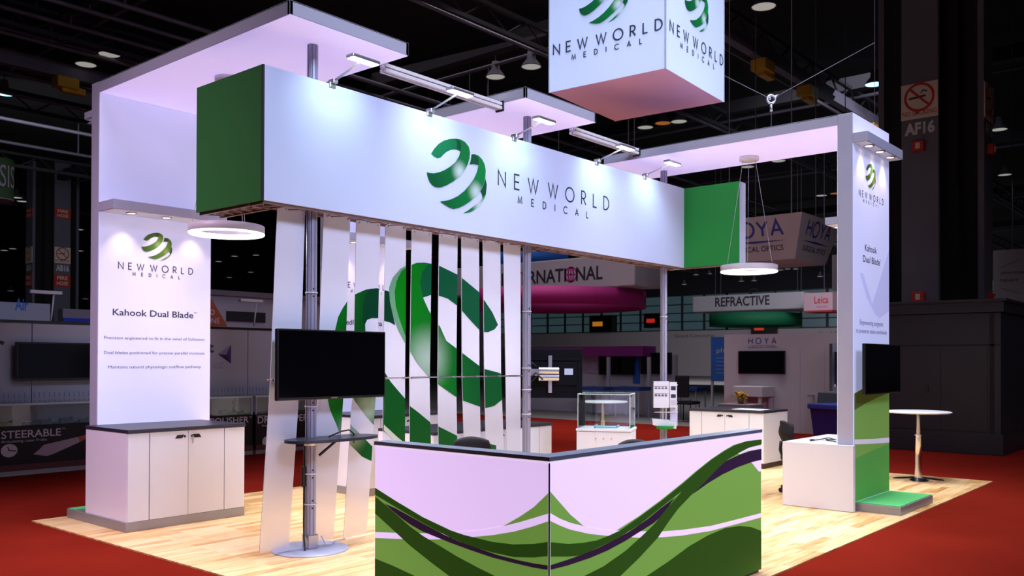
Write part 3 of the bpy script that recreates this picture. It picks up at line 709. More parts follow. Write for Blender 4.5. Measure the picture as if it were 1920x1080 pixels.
# tapered hanging sign lettered HOYA
c = (15.07, 5.58, 3.6); t = thing('hanging_sign', 'tapered square hanging sign with blue capitals, behind the right ring pendant', 'sign', c)
x0, x1, y0, y1 = 14.0, 16.14, 4.51, 6.65; i_ = 0.25; zb, zt = 3.6, 4.5
m_ = MB(c)
m_.add([(x0, y0, zt), (x1, y0, zt), (x1, y1, zt), (x0, y1, zt), (x0 + i_, y0 + i_, zb), (x1 - i_, y0 + i_, zb), (x1 - i_, y1 - i_, zb), (x0 + i_, y1 - i_, zb)],
       [(0, 1, 5, 4), (1, 2, 6, 5), (2, 3, 7, 6), (3, 0, 4, 7), (4, 5, 6, 7), (3, 2, 1, 0)], GREYW)
m_.build('sign_body', t)
m_ = MB(c)
for F in (Frame((x0 + i_, (y0 + y1) / 2, zb), (0, -1, 0), (-i_, 0, zt - zb)), Frame(((x0 + x1) / 2, y0 + i_, zb), (1, 0, 0), (0, -i_, zt - zb))):
    m_.words(F, 'HOYA', -0.62, 0.62, 0.52, 0.30, 0.05, NAVYL, 0.004)
    m_.add([F.p(-0.72, 0.40, 0.004), F.p(0, 0.375, 0.004), F.p(0.72, 0.40, 0.004), F.p(0, 0.425, 0.004)], [(0, 1, 2, 3)], NAVYL)
    m_.text(F, 'SURGICAL OPTICS', 0, 0.20, 1.2, 0.11, INK, 0.004, 0.01, 'C')
m_.build('lettering', t)
ceiling_wires(t, c, [(14.4, 4.9, zt), (15.7, 4.9, zt), (14.4, 6.3, zt), (15.7, 6.3, zt)])

# refractive sign, green ring, red lettered sign
X = 30.0; yL, yR = 15.53, 11.04
c = (X + 1, 13.3, 3.5); t = thing('hanging_banner', 'white hanging banner lettered refractive above a green ring', 'sign', c)
m_ = MB(c); m_.box(X, X + 2, yR, yL + 0.3, 3.52, 4.18, GREYW); m_.build('banner_body', t, 0.05)
F = face_x(X); xa, xb = -at(1341, 563, 'X', X).y, -at(1443, 563, 'X', X).y
m_ = MB(c); m_.text(F, 'REFRACTIVE', xa, at(1390, 573, 'X', X).z, xb - xa, 0.36, MATS['charcoal_letters'], 0.004, 0.02)
q = (xa + (xb - xa) * 0.72, at(1415, 560, 'X', X).z); m_.stroke(F, [(q[0] + 0.17 * math.cos(PI * i / 12), q[1] + 0.28 + 0.12 * math.sin(PI * i / 12)) for i in range(13)], 0.04, MATS['charcoal_letters'], 0.004)
m_.build('lettering', t)
ceiling_wires(t, c, [(X + 1, yR + 0.5, 4.18), (X + 1, yL - 0.5, 4.18)])
yc = (at(1318, 590, 'X', X).y + at(1478, 590, 'X', X).y) / 2; rr = abs(at(1318, 590, 'X', X).y - at(1478, 590, 'X', X).y) / 2
c = (X + 1, yc, 2.92); t = thing('hanging_ring', 'deep green fabric ring hanging under the refractive banner', 'sign', c)
m_ = MB(c); m_.lathe([(rr, 0), (rr, 0.5), (rr - 0.1, 0.5), (rr - 0.1, 0)], c, GRNR, 48, closed=True); m_.build('fabric_band', t)
ceiling_wires(t, c, [(X + 1, yc + rr - 0.05, 3.42), (X + 1, yc - rr + 0.05, 3.42)])
X = 29.0; a, b = at(1507, 550, 'X', X), at(1561, 581, 'X', X)
c = (X + 0.6, (a.y + b.y) / 2, b.z); t = thing('hanging_sign', 'pale pink hanging sign with red script, right of the refractive banner', 'sign', c)
m_ = MB(c); m_.box(X, X + 1.2, b.y, a.y, b.z, a.z, mat('pale_pink_fabric', (206, 170, 182), 0.7)); m_.build('sign_body', t)
m_ = MB(c); m_.box(X + 0.01, X + 1.19, b.y + 0.01, a.y - 0.01, b.z - 0.06, b.z - 0.005, REDL); m_.build('red_underside', t)
F = face_x(X); m_ = MB(c); xa = -at(1527, 565, 'X', X).y; m_.text(F, 'Leica', xa, b.z + 0.26, 0.52, 0.26, REDL, 0.004, 0.01); m_.text(F, 'MICROSYSTEMS', xa + 0.08, b.z + 0.1, 0.4, 0.05, REDL, 0.004); m_.build('lettering', t)
ceiling_wires(t, c, [(X + 0.6, c[1], a.z)])

# booth wall lettered HOYA with its screen
X = 14.72; a, b = at(1358, 630, 'X', X), at(1600, 630, 'X', X)
c = (X + 0.1, (a.y + b.y) / 2, -0.012); t = thing('exhibit_wall', 'pale booth wall with blue capitals above a wide screen', 'wall', c)
m_ = MB(c); m_.box(X, X + 0.2, 3.0, a.y, -0.012, 2.08, GREYW)
F = face_x(X)
for yy in (-at(1500, 700, 'X', X).y, -at(1546, 700, 'X', X).y): m_.fbox(F, yy - 0.006, yy + 0.006, 0, 1.75, 0, 0.004, FRAMEM)
m_.build('wall_panel', t)
m_ = MB(c); xa, xb = -at(1404, 640, 'X', X).y, -at(1455, 640, 'X', X).y; zb = at(1430, 644, 'X', X).z
m_.words(F, 'HOYA', xa, xb, zb, 0.115, 0.018, NAVYL, 0.004); m_.fbox(F, xa + 0.05, xb - 0.02, zb - 0.045, zb - 0.038, 0, 0.004, NAVYL); m_.text(F, 'SURGICAL OPTICS', (xa + xb) / 2, zb - 0.10, (xb - xa) * 1.05, 0.035, MATS['charcoal_letters'], 0.004, 0, 'C'); m_.build('lettering', t)
p = at(1526, 742, 'X', X); m_ = MB(c); m_.box(X - 0.05, X, p.y - 0.02, p.y + 0.02, p.z - 0.02, p.z + 0.02, ALU); m_.box(X - 0.06, X - 0.04, p.y - 0.02, p.y + 0.11, p.z - 0.01, p.z + 0.01, ALU); m_.build('door_handle', t)

def flat_tv(name, label, X, px0, py0, px1, py1, group=None, depth=0.06):
    a, b = at(px0, py0, 'X', X), at(px1, py1, 'X', X); c = (X, (a.y + b.y) / 2, b.z)
    t = thing(name, label, 'screen', c, group=group)
    m_ = MB(c); m_.box(X, X + depth, b.y, a.y, b.z, a.z, BLACKP); m_.build('casing', t, 0.006)
    m_ = MB(c); m_.box(X - 0.004, X - 0.001, b.y + 0.02, a.y - 0.02, b.z + 0.025, a.z - 0.02, SCREEN); m_.build('display', t)
    return t
flat_tv('wall_screen', 'wide wall screen under the blue capitals behind the right cabinet', 14.65, 1384, 658, 1471, 702)
# pedestal with stool shape, flowers, blue banner, bins
p = at(1436, 806, 'Z', 0.0); p.x -= 0.6
c = (p.x, p.y, -0.012); t = thing('pedestal_stand', 'pale square pedestal table under the wide wall screen', 'table', c)
zt = at_z(p.x, p.y, 724)
m_ = MB(c); m_.box(c[0] - 0.3, c[0] + 0.3, c[1] - 0.33, c[1] + 0.33, zt - 0.22, zt, GREYW); m_.build('table_top', t, 0.01)
for sx in (-1, 1):
    for sy in (-1, 1):
        m_ = MB(c); m_.box(c[0] + sx * 0.25 - 0.03, c[0] + sx * 0.25 + 0.03, c[1] + sy * 0.26 - 0.03, c[1] + sy * 0.26 + 0.03, -0.012, zt - 0.22, GREYW); m_.build('leg', t)
px = at(1389, 750, 'X', 13.2); c = (13.2, px.y, -0.012); zt = at_z(c[0], c[1], 757)
t = thing('plant_stand', 'low grey plinth carrying the yellow flowers behind the right cabinet', 'plinth', c)
m_ = MB(c); m_.box(c[0] - 0.3, c[0] + 0.3, c[1] - 0.35, c[1] + 0.35, -0.012, zt, mat('plinth_grey', (120, 112, 116), 0.7)); m_.build('plinth_block', t, 0.01)
v = (c[0], c[1], zt); t = thing('flower_vase', 'bunch of yellow flowers in a brown vase behind the right cabinet', 'flowers', v)
m_ = MB(v); m_.lathe([(0.0, 0.0), (0.055, 0.0), (0.075, 0.11), (0.06, 0.12), (0.0, 0.12)], v, mat('brown_vase', (130, 84, 40), 0.4), 20); m_.build('vase', t)
YF = mat('yellow_petals', (226, 170, 30), 0.7, noise=0.2, scale=60); LF = mat('leaf_green', (60, 90, 40), 0.7, noise=0.2, scale=60)
m_ = MB(v); m2 = MB(v)
for i in range(70):
    a_ = random.uniform(0, 2 * PI); rr = 0.15 * math.sqrt(random.random()); zz = zt + 0.15 + 0.1 * random.random() - rr * 0.25
    q = Vector((v[0] + rr * math.cos(a_), v[1] + rr * math.sin(a_), zz)); tgt = m_ if i % 3 else m2
    if i % 3: m_.lathe([(0.0, 0.012), (0.026, 0.004), (0.018, -0.012), (0.0, -0.016)], q, YF, 7)
    else:
        d_ = Vector((math.cos(a_), math.sin(a_), 0.3)); e_ = Vector((-math.sin(a_), math.cos(a_), 0))
        m2.add([q, q + d_ * 0.05 + e_ * 0.02, q + d_ * 0.11, q + d_ * 0.05 - e_ * 0.02], [(0, 1, 2, 3)], LF)
for i in range(9): m2.tube([(v[0], v[1], zt + 0.1), (v[0] + 0.1 * math.cos(i * 0.7), v[1] + 0.1 * math.sin(i * 0.7), zt + 0.19)], 0.004, LF, 5)
m_.build('blossoms', t); m2.build('foliage', t)
X = 16.2; a, b = at(1333, 632, 'X', X), at(1358, 715, 'X', X); c = (X, (a.y + b.y) / 2, b.z)
t = thing('standing_banner', 'tall blue banner lettered ph left of the pale booth wall', 'banner', (X, c[1], -0.014))
m_ = MB((X, c[1], -0.014)); m_.box(X, X + 0.05, b.y - 0.3, a.y, b.z, a.z, BLUE); m_.build('banner_panel', t)
m_ = MB((X, c[1], -0.014)); m_.box(X, X + 0.05, a.y - 0.05, a.y, -0.014, b.z, FRAMEM); m_.build('leg', t); m_ = MB((X, c[1], -0.014)); m_.box(X, X + 0.05, b.y - 0.3, b.y - 0.25, -0.014, b.z, FRAMEM); m_.build('leg', t)
m_ = MB((X, c[1], -0.014)); F = face_x(X); xa = -at(1344, 656, 'X', X).y; m_.text(F, 'photon', xa, at(1344, 661, 'X', X).z, 0.62, 0.11, mat('yellow_letters', (200, 200, 120), 0.6), 0.004)
for k in range(5): m_.fbox(F, xa - 0.02, xa + 0.45, at(1344, 672 + k * 7, 'X', X).z, at(1344, 670.5 + k * 7, 'X', X).z, 0, 0.003, mat('pale_blue_print', (110, 160, 220), 0.6))
m_.build('lettering', t)
# blue tub and grey bin
p = at(1572, 790, 'X', 13.25); c = (13.25, p.y, -0.012); zt = at_z(c[0], c[1], 757)
t = thing('plastic_tub', 'big navy blue wheeled tub beside the tall right wall', 'tub', c, R(-25))
m_ = MB()
h = zt + 0.012
m_.add([(-0.33, -0.28, 0.06), (0.33, -0.28, 0.06), (0.33, 0.28, 0.06), (-0.33, 0.28, 0.06), (-0.38, -0.33, h - 0.1), (0.38, -0.33, h - 0.1), (0.38, 0.33, h - 0.1), (-0.38, 0.33, h - 0.1)], [(0, 3, 2, 1), (0, 1, 5, 4), (1, 2, 6, 5), (2, 3, 7, 6), (3, 0, 4, 7), (4, 5, 6, 7)], BLUED); m_.build('tub_body', t)
m_ = MB(); m_.box(-0.42, 0.42, -0.37, 0.37, h - 0.1, h, mat('blue_rim', (44, 60, 150), 0.45)); m_.build('rim', t, 0.02)
for sx in (-1, 1):
    for sy in (-1, 1):
        m_ = MB(); m_.cyl((sx * 0.3 - 0.02, sy * 0.3, 0.035), (sx * 0.3 + 0.02, sy * 0.3, 0.035), 0.035, n=14, material=BLACKP); m_.build('caster', t)
q = (14.22, at(1572, 745, 'X', 14.22).y, -0.012); t = thing('storage_bin', 'grey bin standing behind the navy tub', 'bin', q, R(-25)); h = at_z(q[0], q[1], 735)
m_ = MB(); m_.add([(-0.3, -0.35, 0), (0.3, -0.35, 0), (0.3, 0.35, 0), (-0.3, 0.35, 0), (-0.25, -0.3, h), (0.25, -0.3, h), (0.25, 0.3, h), (-0.25, 0.3, h)], [(0, 3, 2, 1), (0, 1, 5, 4), (1, 2, 6, 5), (2, 3, 7, 6), (3, 0, 4, 7), (4, 5, 6, 7)], mat('grey_teal_plastic', (70, 86, 100), 0.6)); m_.build('bin_body', t, 0.01)
# far booth with violet fascia, screens, posts, tables
X = 18.0; a, b = at(1000, 650, 'X', X), at(1223, 668, 'X', X)
c = (X + 0.1, 12.5, -0.014); t = thing('exhibit_wall', 'far booth wall with a violet fascia over dark screens', 'wall', c)
m_ = MB(c); m_.box(X, X + 0.2, b.y - 0.7, 15.6, -0.014, 1.66, GREYW); m_.build('wall_panel', t)
m_ = MB(c); m_.box(X - 0.5, X + 0.2, b.y, 15.6, 1.62, 1.9, VIO); m_.build('fascia', t, 0.01)
for px0, px1 in ((1188, 1200),): 
    a, b2 = at(px0, 667, 'X', X), at(px1, 719, 'X', X); m_ = MB(c); m_.box(X - 0.03, X, b2.y, a.y, b2.z, a.z, BLUE); m_.build('blue_panel', t)
a, b2 = at(1264, 671, 'X', 19), at(1285, 697, 'X', 19)
m_ = MB(c); a, b2 = at(1097, 668, 'X', X), at(1122, 700, 'X', X); m_.box(X - 0.03, X, b2.y, a.y, b2.z, a.z, mat('pale_poster', (190, 170, 190), 0.6, noise=0.3, scale=6)); m_.build('poster', t)
for lab, q in (('narrow dark screen at the left under the violet fascia', (1123, 665, 1140, 703)), ('wide dark screen in the middle under the violet fascia', (1143, 664, 1188, 703)), ('narrow dark screen right of the blue strip under the violet fascia', (1201, 667, 1215, 702)), ('dark screen at the right end of the violet fascia', (1220, 661, 1258, 702))):
    flat_tv('wall_screen', lab, 17.85, *q, group='screens under the violet fascia')
for lab, q in (('pale post between the far dark screens, left one', 1141), ('pale post between the far dark screens, right one', 1217)):
    p = at(q, 700, 'X', 17.55); c = (17.55, p.y, -0.014); t = thing('booth_post', lab, 'post', c, group='pale booth posts')
    m_ = MB(c); m_.box(17.51, 17.59, p.y - 0.04, p.y + 0.04, -0.014, 1.6, GREYW); m_.build('upright', t)
    m_ = MB(c); m_.box(17.43, 17.67, p.y - 0.12, p.y + 0.12, -0.014, 0.006, FRAMEM); m_.build('foot_plate', t)
BLT = mat('blue_table_cover', (34, 64, 140), 0.7, noise=0.06)
for lab, px in (('low table with a blue cloth in the far booth, left one', 1120), ('low table with a blue cloth in the far booth, middle one', 1185), ('low table with a blue cloth in the far booth, right one', 1290)):
    p = at(px, 725, 'X', 17.0); c = (17.0, p.y, -0.014); zt = p.z
    t = thing('blue_table', lab, 'table', c, group='blue tables in the far booth')
    m_ = MB(c); m_.box(16.7, 17.3, p.y - 0.42, p.y + 0.42, zt - 0.1, zt, BLT); m_.build('table_top', t, 0.01)
    for sx in (-1, 1):
        for sy in (-1, 1): m_ = MB(c); m_.cyl((17 + sx * 0.25, p.y + sy * 0.36, -0.014), (17 + sx * 0.25, p.y + sy * 0.36, zt - 0.1), 0.02, n=8, material=FRAMEM); m_.build('leg', t)
p = at(1288, 704, 'X', 16.3); c = (16.3, p.y, -0.014); t = thing('guest_chair', 'dark chair at the far blue table behind the brochure post', 'chair', c)
m_ = MB(c); m_.box(c[0] - 0.25, c[0] + 0.25, c[1] - 0.25, c[1] + 0.25, 0.42, 0.5, CHARCOAL); m_.build('seat', t, 0.03)
m_ = MB(c); m_.box(c[0] - 0.27, c[0] - 0.2, c[1] - 0.19, c[1] + 0.19, 0.60, max(0.95, p.z), CHARCOAL); m_.build('backrest', t, 0.03)
for sx in (-1, 1):
    for sy in (-1, 1): m_ = MB(c); m_.cyl((c[0] + sx * 0.22, c[1] + sy * 0.22, -0.014), (c[0] + sx * 0.22, c[1] + sy * 0.22, 0.55 if sx < 0 else 0.42), 0.015, n=8, material=BLACKP); m_.build('leg', t)
a, b = at(1560, 478, 'X', 20), at(1600, 541, 'X', 20); c = (20, (a.y + b.y) / 2, b.z)
t = thing('hanging_banner', 'plain pale hanging panel left of the tall right wall', 'sign', c)
m_ = MB(c); m_.box(20, 20.4, b.y, a.y, b.z, a.z, GREYW); m_.build('banner_body', t); ceiling_wires(t, c, [(20.2, c[1], a.z)])
# lit notice boards hung on the far glazing
for lab, q, c1 in (('distant dark notice board with an orange strip on the far glazing', (1105, 592, 1148, 622), (230, 140, 40)), ('distant dark notice board with a red strip on the far glazing', (1207, 588, 1243, 614), (230, 50, 40)), ('distant dark notice board with a red square under the green ring', (1408, 603, 1450, 628), (220, 60, 40))):
    a, b = at(q[0], q[1], 'X', 74), at(q[2], q[3], 'X', 74); c = (74, (a.y + b.y) / 2, b.z)
    t = thing('notice_board', lab, 'sign', c, group='notice boards on the far glazing')
    m_ = MB(c); m_.box(74, 74.9, b.y, a.y, b.z, a.z, BLACKP); m_.build('board_case', t)
    w, h = a.y - b.y, a.z - b.z
    m_ = MB(c); m_.box(73.96, 74, b.y + w * 0.42, b.y + w * 0.85, b.z + h * 0.35, b.z + h * 0.62, mat('lit_strip_%d' % q[0], c1, 0.5, emit=0.35)); m_.build('lit_strip', t)
# dark kiosk
KB = mat('black_kiosk_laminate', (27, 25, 35), 0.45, noise=0.1, scale=1.5)
KS = mat('kiosk_seam', (16, 15, 20), 0.7)
x0, x1, y0, y1 = 12.6, 15.2, 0.64, 2.75
c = ((x0 + x1) / 2, (y0 + y1) / 2, -0.012); t = thing('kiosk_cabin', 'large black square kiosk cabin behind the high table on the right', 'kiosk', c)
m_ = MB(c); m_.box(x0, x1, y0, y1, -0.012, 2.3, KB); m_.build('cabin_body', t, 0.01)
m_ = MB(c); m_.box(x0 - 0.05, x1 + 0.05, y0 - 0.05, y1 + 0.05, 2.3, 2.5, KB); m_.box(x0 - 0.09, x1 + 0.09, y0 - 0.09, y1 + 0.09, 2.47, 2.52, KB); m_.build('cornice', t, 0.01)
m_ = MB(c); m_.box(x0 - 0.04, x1 + 0.04, y0 - 0.04, y1 + 0.04, -0.012, 0.32, KB); m_.build('skirting', t, 0.008)
F = face_x(x0)
m_ = MB(c); m_.fbox(F, -y1 + 0.05, -y0 - 0.2, 0.36, 1.76, 0, 0.012, KB); m_.build('door', t, 0.004)
m_ = MB(c)
for yy in (1.55,): m_.fbox(F, -yy - 0.006, -yy + 0.006, 0.36, 1.76, 0.012, 0.014, KS)
m_.fbox(F, -y1, -y0, 1.76, 1.785, 0, 0.003, KS); m_.fbox(F, -y0 - 0.17, -y0 - 0.1, 0.33, 2.28, 0, 0.003, KS)
F2 = face_y(y0); m_.fbox(F2, x0 + 0.12, x0 + 0.15, 0.33, 2.28, 0, 0.003, KS); m_.fbox(F2, x0 + 1.1, x0 + 1.13, 0.33, 2.28, 0, 0.003, KS); m_.fbox(F2, x0, x1, 1.76, 1.785, 0, 0.003, KS)
m_.build('seam_lines', t)
p = at(1739, 729, 'X', x0); m_ = MB(c); m_.box(x0 - 0.03, x0 - 0.012, p.y - 0.02, p.y + 0.02, p.z - 0.06, p.z + 0.06, BLACKP); m_.build('door_pull', t, 0.004)
# pale graphic panel at the right edge
X = 22.0; a, b = at(1862, 470, 'X', X), at(1920, 572, 'X', X); c = (X, a.y - 1.2, b.z)
t = thing('hanging_sign', 'pale hanging panel with mirrored lettering at the right edge', 'sign', c)
m_ = MB(c); m_.box(X, X + 0.5, a.y - 2.4, a.y, b.z, a.z, GREYW); m_.build('sign_body', t)
m_ = MB(c); F = face_x(X)
m_.text(F, 'communic', -a.y + 0.16, b.z + 0.80, 0.62, 0.09, mat('brown_letters', (120, 70, 80), 0.6), 0.004, 0, 'L', True); m_.text(F, 'equips', -a.y + 0.16, b.z + 0.62, 0.4, 0.09, MATS['brown_letters'], 0.004, 0, 'L', True)
m_.stroke(F, [(-a.y + 0.18, b.z + 0.98), (-a.y + 0.6, b.z + 1.15)], 0.012, MATS['brown_letters'], 0.004); m_.stroke(F, [(-a.y + 0.18, b.z + 0.45), (-a.y + 0.6, b.z + 0.3)], 0.012, MATS['brown_letters'], 0.004)
m_.build('lettering', t); ceiling_wires(t, c, [(X + 0.25, a.y - 0.4, a.z), (X + 0.25, a.y - 2.0, a.z)])

# ================================================================== BOOTH BEHIND, LEFT
BGW = mat('exhibit_grey_white', (188, 184, 196), 0.7, noise=0.03, scale=1.0)
PURP = mat('purple_print', (146, 138, 178), 0.7)
PURD = mat('deep_purple', (92, 40, 130), 0.6)
Y = 10.65
c = (3.0, Y + 0.1, -0.012); t = thing('exhibit_wall', 'long pale booth wall with a dark screen, behind the left display counters', 'wall', c)
F = face_y(Y)
edges = [-1.4, 0.35, 1.78, 3.5, 5.27, 7.1]
for a, b in zip(edges, edges[1:]):
    m_ = MB(c); m_.box(a + 0.006, b - 0.006, Y, Y + 0.12, -0.012, 2.0, BGW)
    n = int((b - a) / 0.07)
    for k in range(n):      # printed purple bars fading out upward
        x = a + 0.03 + (b - a - 0.06) * k / n
        for j in range(4): m_.fbox(F, x, x + (0.034 - 0.008 * j), 0.62 + j * 0.11, 0.62 + j * 0.11 + 0.075, 0, 0.003, PURP)
    m_.build('wall_panel', t)
m_ = MB(c); m_.box(edges[0], edges[-1], Y - 0.02, Y + 0.14, 2.0, 2.04, BLACKP); m_.build('top_rail', t)
m_ = MB(c)
q = at(0, 660, 'Y', Y); m_.text(F, 'r', q.x - 0.09, q.z, 0.15, 0.22, INK, 0.004, 0.03)
q = at(401, 658, 'Y', Y); m_.text(F, 't', q.x - 0.12, q.z - 0.02, 0.12, 0.16, INK, 0.004, 0.03)
q = at(401, 684, 'Y', Y); m_.text(F, 'LLC', q.x, q.z - 0.06, 0.17, 0.10, PURP, 0.004)
m_.build('lettering', t)
m_ = MB(c); P = [at(x, y, 'Y', Y) for x, y in ((408, 664), (433, 646), (433, 682), (424, 665))]; P = [(p.x, p.z) for p in P]
m_.poly(F, [P[0], P[3], P[1]], PURP, 0.004); m_.poly(F, [P[0], P[2], P[3]], mat('dark_plum', (50, 30, 70), 0.6), 0.004); m_.poly(F, [P[3], P[2], P[1]], PURD, 0.004); m_.build('triangle_mark', t)
a, b = at(32, 641, 'Y', Y - 0.2), at(168, 712, 'Y', Y - 0.2)
c2 = ((a.x + b.x) / 2 + 0.1, Y - 0.1, b.z); t = thing('wall_screen', 'wide dark screen on the booth wall at the far left', 'screen', c2)
m_ = MB(c2); m_.box(a.x, b.x + 0.25, Y - 0.2, Y - 0.12, b.z, a.z, BLACKP); m_.build('casing', t, 0.006)
m_ = MB(c2); m_.box(a.x + 0.02, b.x + 0.23, Y - 0.205, Y - 0.201, b.z + 0.03, a.z - 0.02, SCREEN); m_.build('display', t)
m_ = MB(c2); m_.box(c2[0] - 0.2, c2[0] + 0.2, Y - 0.12, Y, b.z + 0.2, a.z - 0.15, BLACKP); m_.build('wall_mount', t)
# three glass showcases in a row
CASED = mat('showcase_black_print', (14, 8, 11), 0.6, noise=0.1, scale=2)
CASER = mat('showcase_maroon_trim', (96, 40, 44), 0.4)
LETW = mat('white_print', (214, 204, 214), 0.6)
def showcase(label, x0, x1, draw):
    y0, y1 = 9.7, 10.3; c = ((x0 + x1) / 2, (y0 + y1) / 2, -0.012); F = face_y(y0)
    t = thing('glass_showcase', label, 'showcase', c, group='glass showcases at the back left')
    m_ = MB(c); m_.box(x0, x1, y0, y1, 0.09, 0.62, CASED); m_.build('base_cabinet', t)
    m_ = MB(c); m_.box(x0, x1, y0 - 0.01, y1, -0.012, 0.05, STEEL); m_.box(x0, x1, y0 - 0.015, y1, 0.05, 0.13, CASER); m_.build('kick_strip', t)
    m_ = MB(c); draw(m_, F); m_.build('printed_graphic', t)
    m_ = MB(c)
    m_.box(x0 + 0.01, x1 - 0.01, y0 + 0.01, y0 + 0.02, 0.63, 0.9, GLASS); m_.box(x0 + 0.01, x1 - 0.01, y0 + 0.01, y1 - 0.01, 0.9, 0.915, GLASS); m_.build('glass_box', t)
    m_ = MB(c); m_.box(x0, x1, y0, y0 + 0.025, 0.895, 0.92, mat('pale_green_glass_edge', (196, 216, 212), 0.3)); m_.box(x0, x0 + 0.02, y0, y0 + 0.02, 0.62, 0.9, FRAMEM); m_.box(x1 - 0.02, x1, y0, y0 + 0.02, 0.62, 0.9, FRAMEM); m_.box(x0, x1, y1 - 0.02, y1, 0.62, 0.9, BGW); m_.build('glass_frame', t)
    return t
def g1(m_, F):
    q = at(2, 823, 'Y', 9.7); r_ = at(114, 815, 'Y', 9.7); m_.text(F, 'STEERABLE', q.x, 0.475, r_.x - q.x, 0.095, LETW, 0.004, 0.01); m_.text(F, 'TM', r_.x + 0.01, 0.555, 0.05, 0.02, LETW, 0.004)
    m_.text(F, 'Articulating Laser Probe', q.x, 0.42, 0.56, 0.032, LETW, 0.004)
    p = at(17, 845, 'Y', 9.7); m_.poly(F, [(p.x + 0.1 * math.cos(2 * PI * i / 28), p.z + 0.085 * math.sin(2 * PI * i / 28)) for i in range(28)], LETW, 0.004)
    m_.stroke(F, [(p.x + 0.09, p.z - 0.01), (p.x, p.z), (p.x - 0.02, p.z + 0.05)], 0.014, CASED, 0.006)
    pr = [at(x, y, 'Y', 9.7) for x, y in ((62, 852), (74, 842), (82, 834), (146, 819), (149, 829), (100, 851), (88, 855))]
    m_.poly(F, [(v.x, v.z) for v in pr], mat('grey_pink_print', (184, 160, 176), 0.6), 0.004)
    pr = [at(x, y, 'Y', 9.7) for x, y in ((146, 819), (161, 815), (161, 822), (149, 829))]
    m_.poly(F, [(v.x, v.z) for v in pr], mat('orange_print', (190, 96, 50), 0.6), 0.004)
def g2(m_, F):
    q = at(394, 795, 'Y', 9.7); r_ = at(466, 788, 'Y', 9.7); m_.text(F, 'POLISHER', q.x, 0.50, r_.x - q.x, 0.095, LETW, 0.004, 0.01); m_.text(F, 'TM', r_.x + 0.01, 0.575, 0.05, 0.02, LETW, 0.004)
def g3(m_, F):
    q = at(483, 797, 'Y', 9.7); m_.text(F, 'DRIVE TIPPER', q.x, 0.475, 0.98, 0.11, LETW, 0.004, 0.01); m_.text(F, 'Pneumatic Handpiece', q.x + 0.08, 0.42, 0.5, 0.03, LETW, 0.004); m_.text(F, 'DISPOSABLE', q.x, 0.585, 0.4, 0.022, LETW, 0.004)
    p = at(500, 828, 'Y', 9.7); m_.poly(F, [(p.x + 0.085 * math.cos(2 * PI * i / 28), p.z + 0.085 * math.sin(2 * PI * i / 28)) for i in range(28)], LETW, 0.004)
showcase('glass showcase with a black base lettered steerable', 0.2, 2.5, g1)
showcase('glass showcase with a dark base lettered polisher', 2.6, 4.74, g2)
showcase('glass showcase with a dark red base behind the first frosted strip', 4.8, 6.9, g3)
TINS = mat('dark_teal_instrument', (50, 74, 78), 0.4)
for i, (px, w, d_) in enumerate([(12, 0.12, 0.05), (30, 0.1, 0.08), (58, 0.2, 0.04), (85, 0.14, 0.06), (124, 0.16, 0.07), (157, 0.12, 0.05), (418, 0.09, 0.08), (430, 0.22, 0.05), (450, 0.1, 0.05)]):
    q = at(px, 790, 'Y', 9.9); m_ = MB((q.x, 9.9, 0.62)); m_.box(q.x - w / 2, q.x + w / 2, 9.86, 9.96, 0.62, 0.62 + d_, TINS); m_.cyl((q.x - w * 0.4, 9.88, 0.62 + d_ * 0.5), (q.x + w * 0.5, 9.9, 0.62 + d_ + 0.012), 0.008, n=8, material=BLACKP)
    tag(m_.build('instrument_tray'), ['small instrument tray inside the steerable showcase', 'small instrument tray inside the polisher showcase'][px > 300], 'tray', 'instrument trays in the showcases')
# things hanging and standing farther back on the left
c = at(-8, 345, 'Y', 20); t = thing('hanging_cylinder', 'green round hanging sign cut off by the left edge', 'sign', c)
rr = at(25, 340, 'Y', 20).x - c.x
m_ = MB(c); m_.lathe([(rr * 0.92, 0.58), (rr * 1.02, 0.5), (rr * 0.96, 0.0), (rr, -0.36)], c, mat('moss_green_fabric', (82, 120, 66), 0.7), 48); m_.build('fabric_band', t)
m_ = MB(c); m_.cyl(c + Vector((0, 0, -0.38)), c + Vector((0, 0, -0.36)), rr, n=48, material=GREYW); m_.build('base_disc', t)
m_ = MB(c); F = Frame(c + Vector((0, 0, 0)), (1, 0, 0))
v, f = text_polys('OASIS'); k_ = 0.5 / cap_height(); wx = max(p[0] for p in v)
m_.add([c + Vector(((rr + 0.02) * math.sin(-1.55 + 2.5 * x / wx * 0.96), -(rr + 0.02) * math.cos(-1.55 + 2.5 * x / wx * 0.96), -0.1 + y * k_)) for x, y in v], f, LETW); m_.build('lettering', t)
ceiling_wires(t, c, [(c.x, c.y, c.z + 0.5)])
Y = 14.0; a, b = at(-30, 556, 'Y', Y), at(52, 606, 'Y', Y)
c = (a.x, Y, b.z); t = thing('exhibit_wall', 'low pale wall lettered in blue behind the far left booth', 'wall', (3.0, Y, -0.012))
o3 = (3.0, Y, -0.012); m_ = MB(o3); m_.box(1.2, 3.4, Y, Y + 0.2, -0.012, at(10, 566, 'Y', Y).z, BGW); m_.box(3.62, 4.4, Y, Y + 0.2, -0.012, at(150, 580, 'Y', Y).z, mat('tan_grey_panel', (150, 136, 144), 0.7)); m_.box(3.4, 3.62, Y, Y + 0.2, -0.012, 1.9, BGW); m_.build('wall_panel', t)
F = face_y(Y); q = at(28, 581, 'Y', Y); m_ = MB(o3); m_.text(F, 'Air', q.x, q.z, 0.22, 0.2, mat('sky_blue_letters', (50, 120, 210), 0.6), 0.004, 0.02); m_.build('lettering', t)
